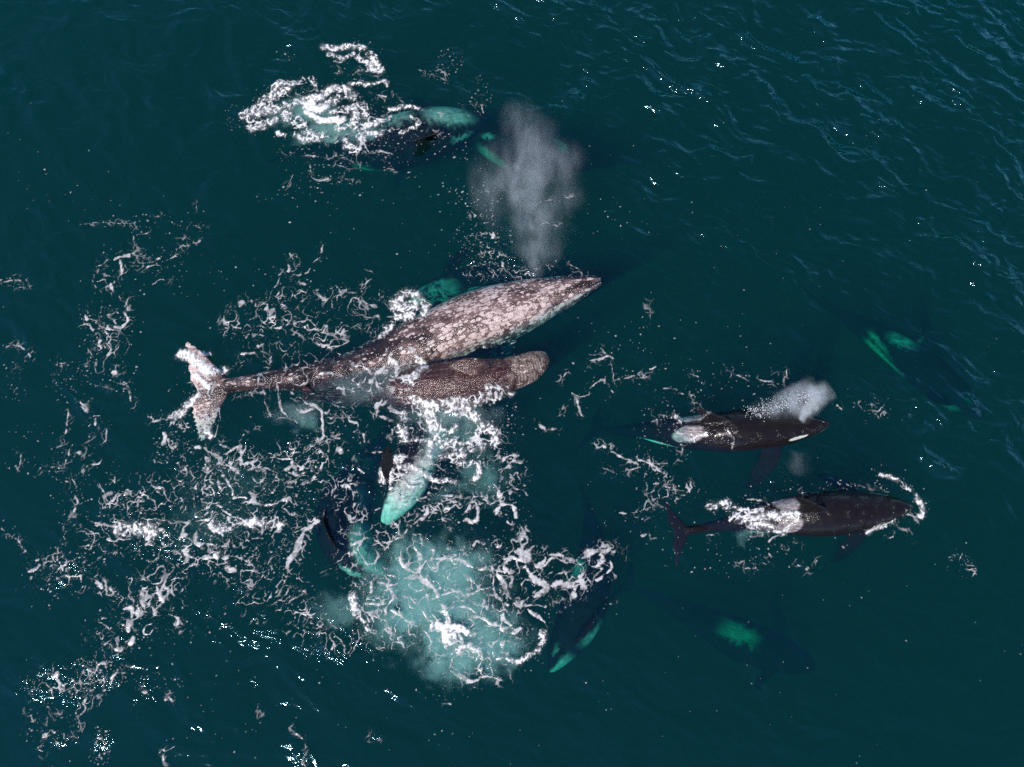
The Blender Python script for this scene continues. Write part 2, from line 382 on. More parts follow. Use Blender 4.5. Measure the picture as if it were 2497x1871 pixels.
# ---- the grey whale's mottled skin
def skin_mottled(name, dark, mid, light, streak=0.):
    m = N(name)
    bc = m.attr('rest').outputs['Vector']; cov = m.attr('cover').outputs['Fac']; dk = m.attr('dark').outputs['Fac']
    st = m.n('ShaderNodeMapping', {'Vector': bc, 'Scale': (.55, 1, 1)}).outputs[0]
    wv = m.n('ShaderNodeVectorMath', {0: st, 1: m.n('ShaderNodeVectorMath', {0: m.n('ShaderNodeTexNoise', {'Vector': st, 'Scale': 6., 'Detail': 2.}).outputs[1], 1: (.07, .07, .07)}, operation='MULTIPLY').outputs[0]}, operation='ADD').outputs[0]
    v1 = m.n('ShaderNodeTexVoronoi', {'Vector': wv, 'Scale': 9.5, 'Randomness': 1.}); v2 = m.n('ShaderNodeTexVoronoi', {'Vector': wv, 'Scale': 19.}); v3 = m.n('ShaderNodeTexVoronoi', {'Vector': wv, 'Scale': 5.6})
    def spots(v, thr0, thr1):
        r = m.math('MULTIPLY', m.n('ShaderNodeSeparateColor', {0: v.outputs['Color']}).outputs[0], 1.0)
        lim = m.math('MULTIPLY', m.math('SUBTRACT', m.math('ADD', cov, thr0), r), thr1)
        return m.mapr(m.math('SUBTRACT', lim, v.outputs['Distance']), -.02, .07)
    a = m.math('MAXIMUM', spots(v1, .12, 1.0), m.math('MULTIPLY', spots(v2, .08, 1.0), 0. if streak else .8))
    big = m.math('MULTIPLY', spots(v3, -.05, 1.0), .55); a = m.math('MAXIMUM', a, big)
    cloud = m.noise(st, 2.2, 5, .65, .5); veil = m.mapr(m.math('ADD', cloud, m.math('MULTIPLY', cov, .6)), .62, 1.0)
    base = m.mix(veil, dark, mid)
    if streak:
        sk = m.noise(m.n('ShaderNodeMapping', {'Vector': bc, 'Scale': (.16, 1, 1)}).outputs[0], 17, 4, .7, .8)
        base = m.mix(m.mapr(sk, .50, .72, 0, streak), base, m.mix(.45, mid, light)); base = m.mix(m.mapr(sk, .47, .30, 0, streak), base, dark)
    fine = m.noise(bc, 30, 3, .6)
    pl = m.attr('pale').outputs['Fac']; pn = m.noise(m.n('ShaderNodeMapping', {'Vector': bc, 'Scale': (2.4, .7, .7)}).outputs[0], 5, 5, .72, .8)
    pl = m.math('MULTIPLY', pl, m.mapr(m.noise(bc, 3.3, 4, .6), .30, .52, .35, 1))
    base = m.mix(pl, base, m.mix(m.mapr(pn, .40, .64), col(.075, .040, .032), col(.44, .36, .30)))
    base = m.mix(m.mapr(fine, .3, .75, 0, .45), base, dark)
    c = m.mix(m.math('MULTIPLY', a, m.mapr(fine, .25, .6, .45, 1)), base, light)
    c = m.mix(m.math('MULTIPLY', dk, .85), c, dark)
    h = m.math('ADD', m.math('MULTIPLY', a, .012), m.math('MULTIPLY', m.noise(bc, 16, 4, .7), .03))
    b = m.n('ShaderNodeBump', {'Height': h, 'Distance': 1.0, 'Strength': .9}).outputs[0]
    p = m.n('ShaderNodeBsdfPrincipled', {'Base Color': c, 'Roughness': .17, 'Specular IOR Level': m.mapr(m.n('ShaderNodeSeparateXYZ', {0: m.n('ShaderNodeNewGeometry').outputs['Position']}).outputs[2], -.10, .02, 0, .5), 'Normal': b})
    m.set(m.out.inputs['Surface'], p); return m.m
SKIN_MOTHER = skin_mottled('mottled_grey_whale_skin', col(.020, .010, .009), col(.24, .150, .135), col(.66, .52, .485))
SKIN_CALF = skin_mottled('brown_calf_skin', col(.032, .007, .007), col(.14, .034, .030), col(.62, .48, .43), .8)

# mother: px, py, z of the centre of the body
B = Body([(1466, 684, -.12), (1435, 691, -.16), (1395, 705, -.25), (1340, 723, -.42), (1270, 748, -.56), (1200, 772, -.64), (1130, 801, -.67), (1060, 833, -.70),
          (985, 866, -.76), (900, 900, -.80), (820, 914, -.64), (740, 922, -.36), (660, 927, -.20), (600, 935, -.06), (548, 942, .0)], roll=4)
hwm = [(0, 12), (.034, 25), (.075, 37), (.135, 51), (.21, 67), (.285, 77), (.36, 82), (.435, 80), (.515, 78), (.605, 70), (.69, 58), (.775, 44), (.86, 30), (.93, 22), (1., 19)]
def mshape(f, th, r, l, u):
    if f < .16:                                     # narrow arched upper jaw above a broader lower one
        k = (1 - f / .16); up = np.sin(th) > 0
        l = np.where(up, l * (1 - .28 * k), l); u = np.where(up, u * (.8 + .2 * (1 - k)), u * (1 + .35 * k))
    if f > .6:                                      # a keeled tail stock with knuckles
        k = sstep(.6, .75, np.array(f)); l = l * (1 - .10 * k)
        u = u + np.exp(-((th - math.pi / 2) / .28) ** 2) * (.07 * k * (1 + .7 * math.sin(f * 118)))
    return l, u
L = B.L
sh = [trunk(B, [(f, h / PXM) for f, h in hwm], (.7, .86, .92, .92, 1.05, 1.15), shape=mshape)]
sh.append(fin(B, [((L + 1.02, 1.66, .10), (L + 1.10, 1.64, .10), .03, 'u'), ((L + .62, 1.30, .06), (L + 1.10, 1.22, .06), .08, 'u'), ((L + .26, .80, .02), (L + 1.10, .75, .02), .14, 'u'),
                  ((L - .10, .30, 0), (L + 1.05, .30, 0), .2, 'u'), ((L - .3, 0, 0), (L + .9, 0, 0), .24, 'u'), ((L - .10, -.30, 0), (L + 1.05, -.30, 0), .2, 'u'),
                  ((L + .26, -.80, -.06), (L + 1.14, -.78, -.06), .14, 'u'), ((L + .50, -1.25, -.16), (L + 1.1, -1.20, -.16), .08, 'u'), ((L + .95, -1.72, -.28), (L + 1.0, -1.68, -.28), .03, 'u')]))
for q in (1, -1):                                   # flippers under the chest
    sh.append(fin(B, [((L * .25, q * .6, -.35), (L * .32, q * .6, -.35), .3, 'u'), ((L * .27, q * 1.15, -.7), (L * .35, q * 1.1, -.7), .2, 'u'), ((L * .31, q * 1.5, -1.1), (L * .36, q * 1.42, -1.1), .12, 'u'), ((L * .35, q * 1.62, -1.3), (L * .36, q * 1.6, -1.3), .04, 'u')]))
me = weld('grey_whale', sh, .04, 5)
rc = B.inv(verts(me)); f = rc[:, 0] / L; th = np.arctan2(rc[:, 2], rc[:, 1])
d = .012 * fbm(rc[:, 0] * 5, th * 5, 5, 3)
for q in (.16, -.16):                               # two blowholes and the swelling round them
    e = np.hypot((rc[:, 0] - L * .118) / .26, (rc[:, 1] - q * .5) / .05); d = d - .06 * np.exp(-e ** 2) * (rc[:, 2] > 0)
e = np.hypot((rc[:, 0] - L * .122) / .42, rc[:, 1] / .26); d = d + .05 * np.exp(-e ** 4) * (rc[:, 2] > 0)
mouth = np.exp(-((rc[:, 2] + .02 + .10 * f / .15) / .03) ** 2) * (f < .17); d = d - .03 * mouth
displace(me, d)
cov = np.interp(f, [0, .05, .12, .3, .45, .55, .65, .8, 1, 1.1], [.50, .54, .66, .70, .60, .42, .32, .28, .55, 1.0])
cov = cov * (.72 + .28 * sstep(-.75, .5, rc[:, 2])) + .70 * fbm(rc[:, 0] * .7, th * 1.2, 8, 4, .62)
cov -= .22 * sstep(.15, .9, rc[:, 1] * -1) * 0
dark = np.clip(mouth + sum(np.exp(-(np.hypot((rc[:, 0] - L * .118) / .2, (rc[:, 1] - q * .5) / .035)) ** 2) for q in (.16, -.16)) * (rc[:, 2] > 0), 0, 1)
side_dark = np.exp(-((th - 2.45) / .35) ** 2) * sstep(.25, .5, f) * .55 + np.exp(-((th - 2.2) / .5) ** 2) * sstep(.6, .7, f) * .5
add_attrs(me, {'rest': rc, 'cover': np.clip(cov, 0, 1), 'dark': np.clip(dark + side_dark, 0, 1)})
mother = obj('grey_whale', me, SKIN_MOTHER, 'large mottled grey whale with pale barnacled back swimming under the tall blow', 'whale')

# calf: on its side beside her, its flipper folded over the flank, the stock and tail under water
B = Body([(1334, 867, .05), (1305, 884, .02), (1270, 903, -.02), (1225, 917, -.08), (1170, 930, -.13), (1110, 938, -.15), (1050, 944, -.24), (990, 952, -.52), (930, 958, -.80),
          (870, 962, -.85), (815, 964, -.75), (765, 965, -.55)], roll=-105)
L = B.L
hwc = [(0, 15), (.03, 29), (.08, 39), (.14, 42), (.19, 46), (.28, 56), (.38, 60), (.48, 58), (.58, 54), (.68, 47), (.78, 34), (.88, 23), (1, 14)]
def cshape(f, th, r, l, u):
    if f < .14: k = 1 - f / .14; u = np.where(np.sin(th) > 0, u * (1 - .25 * k), u * (1 + .12 * k))
    return l, u
sh = [trunk(B, [(f, h / PXM) for f, h in hwc], (.9, 1, 1, 1, 1.1), shape=cshape)]
sh.append(fin(B, [((L + .35, .78, 0), (L + .42, .78, 0), .03, 'u'), ((L + .1, .45, 0), (L + .42, .45, 0), .07, 'u'), ((L - .12, 0, 0), (L + .38, 0, 0), .13, 'u'),
                  ((L + .1, -.45, 0), (L + .42, -.45, 0), .07, 'u'), ((L + .35, -.78, 0), (L + .42, -.78, 0), .03, 'u')]))
def Wl(px, py, z): return tuple(Wp(px, py, z))
sh.append(fin(B, [(Wl(1196, 902, .30), Wl(1176, 922, .30), .20, 'u'), (Wl(1196, 886, .66), Wl(1165, 926, .60), .22, 'u'), (Wl(1168, 873, .90), Wl(1140, 916, .78), .18, 'u'),
                  (Wl(1128, 873, .90), Wl(1112, 908, .76), .13, 'u'), (Wl(1094, 890, .76), Wl(1092, 900, .70), .04, 'u')], world=True))
me = weld('grey_whale_calf', sh, .032, 4)
rc = B.inv(verts(me)); f = rc[:, 0] / L; th = np.arctan2(rc[:, 2], rc[:, 1])
wz = verts(me)[:, 2]; isfl = sstep(.50, .62, wz) * (f > .2) * (f < .55)
d = .010 * fbm(rc[:, 0] * 5, th * 5, 5, 3)
fold = np.sin((rc[:, 0] * 1.0 + .12 * np.abs(th) ) * 70) * (f < .15) * (f > .02); d = d + .010 * fold
neck = np.exp(-((f - .165 + .015 * np.sin(th * 2)) / .012) ** 2); d = d - .03 * neck
d = d - .012 * ridged(rc[:, 0] * .9, th * 6, 3, 3) * (f > .17)
displace(me, d)
cov = np.interp(f, [0, .13, .165, .2, .3, .5, .7, 1.1], [.35, .35, .3, .16, .12, .12, .15, .35]) + .22 * np.exp(-((f - .46) / .1) ** 2 - ((wz - .1) / .25) ** 2) + .16 * fbm(rc[:, 0] * 2, th * 2, 8, 3)
add_attrs(me, {'rest': rc * np.array([.8, 1.2, 1.2]), 'pale': np.clip(sstep(.185, .15, f + .02 * fbm(rc[:, 1] * 5, rc[:, 2] * 5, 4, 3)) + .12 * isfl, 0, 1), 'cover': np.clip(cov + .10 * isfl, 0, 1), 'dark': np.clip(neck * .9 + .3 * (fold < -.3) * (f < .15), 0, 1)})
calf = obj('grey_whale_calf', me, SKIN_CALF, 'reddish brown grey whale calf lying on its side against the large mottled whale', 'whale')

# ---- orcas
m = N('orca_skin')
bc = m.attr('rest').outputs['Vector']; wh = m.attr('white').outputs['Fac']; gy = m.attr('saddle').outputs['Fac']
nf = m.noise(bc, 5, 4, .6)
st = m.noise(m.n('ShaderNodeMapping', {'Vector': bc, 'Scale': (.25, 1, 1)}).outputs[0], 14, 3, .6)
blk = m.mix(nf, col(.006, .005, .0055), col(.014, .009, .009))
c = m.mix(m.math('MULTIPLY', gy, m.mapr(m.math('ADD', st, m.math('MULTIPLY', nf, .5)), .55, .95, .25, 1)), blk, col(.46, .40, .40))
c = m.mix(wh, c, m.mix(m.mapr(m.math('ADD', m.math('MULTIPLY', nf, .5), m.math('MULTIPLY', st, .5)), .35, .65), col(.74, .76, .70), col(.38, .40, .36)))  # mottling of the white: dapple of light through water, painted into the patches
drop = m.math('MULTIPLY', m.noise(bc, 26, 3, .6), m.mapr(m.noise(bc, 2.6, 3, .6), .50, .66))
b = m.n('ShaderNodeBump', {'Height': m.math('ADD', m.math('MULTIPLY', m.noise(bc, 7, 3, .6), .008), m.math('MULTIPLY', drop, .034)), 'Distance': 1., 'Strength': 1.}).outputs[0]
p = m.n('ShaderNodeBsdfPrincipled', {'Base Color': c, 'Roughness': m.mapr(nf, .3, .7, .11, .26), 'Specular IOR Level': m.mapr(m.n('ShaderNodeSeparateXYZ', {0: m.n('ShaderNodeNewGeometry').outputs['Position']}).outputs[2], -.10, .02, 0, .30), 'Normal': b})
m.set(m.out.inputs['Surface'], p); SKIN_ORCA = m.m

OP = [(0, .006), (.02, .027), (.05, .045), (.09, .062), (.14, .078), (.2, .091), (.27, .1), (.34, .104), (.42, .102), (.5, .093), (.58, .079), (.66, .062), (.74, .045), (.82, .031), (.9, .021), (1, .016)]
def orca(name, pts, label, wide=1., roll=0, prof=None, fin_h=1., pec=1., voxel=.035, dorsal_lean=0., group=None, pec_drop=-.35, fluke=1., deepw=0., win=None, sf=1., tone=1.):
    B = Body(pts, roll=roll); L = B.L; k = L / 6.2 if L < 9 else 1.
    pf = prof or [(f, r * L * .82 * wide) for f, r in OP]
    rad = lambda f: float(np.interp(f, [p[0] for p in pf], [p[1] for p in pf]))
    sh = [trunk(B, pf, (.75, .95, 1, 1, 1.1, 1.3, 1.2))]
    sh.append(fin(B, [((L + .40 * k, .92 * k * fluke, 0), (L + .46 * k, .90 * k * fluke, 0), .025, 'u'), ((L + .22 * k, .55 * k * fluke, 0), (L + .48 * k, .52 * k * fluke, 0), .06, 'u'), ((L - .02 * k, .22 * k, 0), (L + .42 * k, .22 * k, 0), .09, 'u'),
                      ((L - .15 * k, 0, 0), (L + .34 * k, 0, 0), .13, 'u'), ((L - .02 * k, -.22 * k, 0), (L + .42 * k, -.22 * k, 0), .09, 'u'),
                      ((L + .22 * k, -.55 * k * fluke, 0), (L + .48 * k, -.52 * k * fluke, 0), .06, 'u'), ((L + .40 * k, -.92 * k * fluke, 0), (L + .46 * k, -.90 * k * fluke, 0), .025, 'u')]))
    r4 = rad(.44); hh = .85 * k * fin_h; ln = dorsal_lean
    if fin_h: sh.append(fin(B, [((L * .37, 0, r4 * .5), (L * .37 + .85 * k, 0, r4 * .5), .16, 'l'), ((L * .37 + .12 * k, ln * .1, r4 + .05), (L * .37 + .80 * k, ln * .1, r4 + .05), .12, 'l'),
                      ((L * .37 + .40 * k, ln * .45, r4 + hh * .5), (L * .37 + .84 * k, ln * .45, r4 + hh * .5), .08, 'l'), ((L * .37 + .72 * k, ln * .8, r4 + hh * .85), (L * .37 + .95 * k, ln * .8, r4 + hh * .85), .05, 'l'),
                      ((L * .37 + .95 * k, ln, r4 + hh), (L * .37 + 1.0 * k, ln, r4 + hh), .02, 'l')]))
    rp = rad(.22); z0 = -rp * .35
    for q in (1, -1):
        g = pec * k
        sh.append(fin(B, [((L * .19, q * rp * .6, z0), (L * .19 + .42 * k, q * rp * .6, z0), .14, 'u'), ((L * .19 + .08 * k, q * (rp + .25 * g), z0 + pec_drop * .25 * g), (L * .19 + .62 * k, q * (rp + .2 * g), z0 + pec_drop * .25 * g), .12, 'u'),
                          ((L * .19 + .30 * k, q * (rp + .62 * g), z0 + pec_drop * .6 * g), (L * .19 + .88 * k, q * (rp + .5 * g), z0 + pec_drop * .6 * g), .08, 'u'), ((L * .19 + .62 * k, q * (rp + .9 * g), z0 + pec_drop * g), (L * .19 + .95 * k, q * (rp + .74 * g), z0 + pec_drop * g), .05, 'u'),
                          ((L * .19 + .85 * k, q * (rp + .92 * g), z0 + pec_drop * g), (L * .19 + .95 * k, q * (rp + .86 * g), z0 + pec_drop * g), .02, 'u')]))
    me = weld(name, sh, voxel, 4)
    rc = B.inv(verts(me)); f = rc[:, 0] / L; R0 = np.interp(f, [p[0] for p in pf], [p[1] for p in pf])
    rad_ = np.hypot(rc[:, 1], rc[:, 2]); el = np.degrees(np.arcsin(np.clip(rc[:, 2] / np.maximum(rad_, .01), -1, 1)))
    body = (np.abs(rc[:, 1]) < R0 * 1.07 + .01) & (rad_ < R0 * 1.35 + .04)
    wob = 5 * fbm(rc[:, 0] * 3, el * .04, 3, 3) + deepw * fbm(rc[:, 0] * 5, el * .05, 4, 3, .7); el2 = el + wob  # ragged patch edges: the water's distortion put into the pigment
    def soft(x, w=2.5): return sstep(-w * sf, w * sf, x)
    belly = np.interp(f, [0, .03, .10, .17, .22, .30, .40, .50, .56, .62, .66, .72, .78, .84, 1.], [-8, -12, -22, -30, -45, -66, -70, -62, -52, -44, -40, -52, -66, -95, -95])
    whi = soft(belly - el2) * body
    lobe = soft(12 - np.abs(el2 + 8 - (f - .66) * 260) - np.abs(f - .665) * 150, 2.5) * body       # the flank lobe sweeping up and back
    eye = soft(1 - np.hypot((f - .135 - (el2 - 14) * -.0004) / .038, (el2 - 15) / 7.5), .12) * body
    fl_under = (f > 1.0) & (rc[:, 2] < -.005)
    whi = np.clip(np.maximum.reduce([whi, lobe, eye, fl_under * .8]), 0, 1)
    if win is not None: whi = whi * np.clip(sum(g * sstep(a_ - .03, a_ + .06, f + .02 * fbm(rc[:, 1] * 3, rc[:, 2] * 3, 9, 2)) * sstep(b_ + .03, b_ - .06, f) for a_, b_, g in win), 0, 1)
    sad = soft(1 - np.hypot((f - .535 - (70 - el2) * .0006) / .052, (el2 - 52) / 30), .12) * body * .9
    blow = np.exp(-np.hypot((rc[:, 0] - L * .095) / .07, rc[:, 1] / .09) ** 2 * 1.5) * (rc[:, 2] > 0); mouth = np.exp(-((el + 6) / 3.5) ** 2) * (f < .085)
    displace(me, -.03 * blow - .012 * mouth)
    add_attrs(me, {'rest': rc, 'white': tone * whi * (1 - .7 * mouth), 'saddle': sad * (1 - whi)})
    return obj(name, me, SKIN_ORCA, label, 'orca', group), B

hwa = [(0, 4), (.025, 14), (.05, 21), (.09, 30), (.14, 38), (.2, 45), (.27, 50), (.36, 53), (.45, 51), (.54, 44), (.63, 35), (.72, 26), (.8, 18), (.88, 12), (1, 9)]
orca('orca', [(2227, 1237, .04), (2195, 1239, .0), (2150, 1243, -.08), (2090, 1248, -.12), (2020, 1253, -.14), (1950, 1257, -.24), (1880, 1262, -.40), (1810, 1272, -.42), (1750, 1282, -.30), (1700, 1290, -.18), (1672, 1294, -.14)],
     'black orca at the surface, its whole back, saddle patches and tail flukes in view', prof=[(f, h / PXM) for f, h in hwa], roll=-3, dorsal_lean=.45, fin_h=.85, pec=.8, pec_drop=-1.0)
orca('orca', [(2025, 1033, .10), (1990, 1037, .04), (1940, 1043, -.08), (1880, 1048, -.16), (1810, 1051, -.22), (1740, 1053, -.38), (1670, 1055, -.62), (1600, 1054, -1.1), (1530, 1052, -1.9), (1460, 1050, -2.9)],
     'black orca surfacing under a short bright blow, with a pale green patch showing behind', prof=[(f, h * .94 / PXM) for f, h in hwa], roll=-20, dorsal_lean=.1, fin_h=.7, pec=.8, pec_drop=-.9)

WASHED = [mother, calf] + [o for o in COL.objects if o.name.startswith('orca') and o.type == 'MESH']
# ------------------------------------------------------------------ orcas under the surface (px, py, z, roll)
UNDER = [
 ('belly up orca by the far splash, pale belly green through the water',
  [(1192, 290, -1.3, 140), (1150, 300, -1.25, 140), (1100, 312, -1.25, 140), (1040, 328, -1.3, 142), (980, 345, -1.4, 145), (920, 358, -1.7, 150), (860, 368, -2.3, 150), (790, 372, -3.0, 150), (720, 370, -3.8, 150)], 1.35, 1),
 ('dark orca half hidden by the tall blow, one dim green patch showing',
  [(1130, 330, -1.6, 62), (1165, 338, -1.7, 62), (1230, 355, -1.8, 64), (1290, 372, -2.0, 66), (1350, 385, -2.5, 66), (1420, 392, -3.1, 66), (1500, 396, -3.8, 66)], 1.5, 1),
 ('orca passing under the large whale, teal patch beside the small splash',
  [(1000, 738, -1.7, 150), (1030, 722, -1.7, 150), (1090, 706, -1.8, 150), (1150, 694, -2.2, 150), (1220, 684, -2.8, 150), (1290, 676, -3.4, 150), (1370, 670, -4.0, 150)], 1.1, 0),
 ('belly up orca below the calf, its long pale belly the brightest green',
  [(938, 1276, -.95, 150), (955, 1246, -.80, 150), (980, 1205, -.68, 150), (1004, 1160, -.68, 150), (1028, 1115, -.80, 150), (1055, 1065, -1.15, 158), (1085, 1015, -1.4, 158), (1120, 970, -1.5, 150), (1160, 930, -2.2, 150)], 1.62, 0),
 ('orca on its side with a green flank left of the large bubble cloud',
  [(945, 1402, -1.35, 118), (915, 1388, -1.3, 118), (872, 1358, -1.25, 118), (845, 1315, -1.3, 118), (838, 1265, -1.5, 120), (850, 1210, -1.8, 122), (880, 1150, -2.3, 124), (920, 1090, -3.0, 124), (950, 1030, -3.6, 124)], 1.55, 0),
 ('dark orca diving right of the large bubble cloud, streaked green patches at its head',
  [(1340, 1640, -1.7, 100), (1368, 1590, -1.6, 100), (1400, 1535, -1.55, 100), (1425, 1475, -1.6, 100), (1440, 1410, -1.7, 100), (1446, 1340, -1.9, 100), (1440, 1270, -2.3, 100), (1425, 1210, -2.8, 100)], 1.35, 1),
 ('deep orca showing as a faint green streaked patch, the lowest of the orcas',
  [(1990, 1628, -3.95, 166), (1930, 1606, -3.65, 166), (1870, 1584, -3.85, 166), (1800, 1556, -3.7, 166), (1740, 1528, -3.7, 166), (1680, 1498, -3.9, 166), (1610, 1464, -4.05, 166), (1540, 1430, -4.75, 166)], 1.2, 0),
 ('deep dark orca near the far wave crest with two small green patches',
  [(2400, 1022, -3.2, -62), (2345, 978, -2.95, -62), (2285, 928, -2.8, -62), (2225, 880, -2.75, -62), (2165, 838, -2.8, -62), (2110, 802, -3.0, -62), (2050, 765, -3.5, -62), (2000, 735, -4.1, -62)], 1.05, 1),
]
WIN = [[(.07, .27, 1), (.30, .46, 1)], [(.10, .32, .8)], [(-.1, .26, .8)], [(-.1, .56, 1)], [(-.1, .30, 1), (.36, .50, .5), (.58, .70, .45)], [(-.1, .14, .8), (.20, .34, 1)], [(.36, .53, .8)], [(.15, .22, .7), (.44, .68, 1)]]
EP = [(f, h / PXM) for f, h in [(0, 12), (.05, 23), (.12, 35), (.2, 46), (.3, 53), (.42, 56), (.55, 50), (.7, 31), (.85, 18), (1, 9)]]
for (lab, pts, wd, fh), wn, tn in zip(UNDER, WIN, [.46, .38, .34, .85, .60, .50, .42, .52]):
    orca('orca', pts, lab, win=wn, prof=EP if 'belly up orca below' in lab else None, wide=wd, voxel=.045, fin_h=.8 * fh, pec=.9, deepw=20., sf=6., tone=tn)

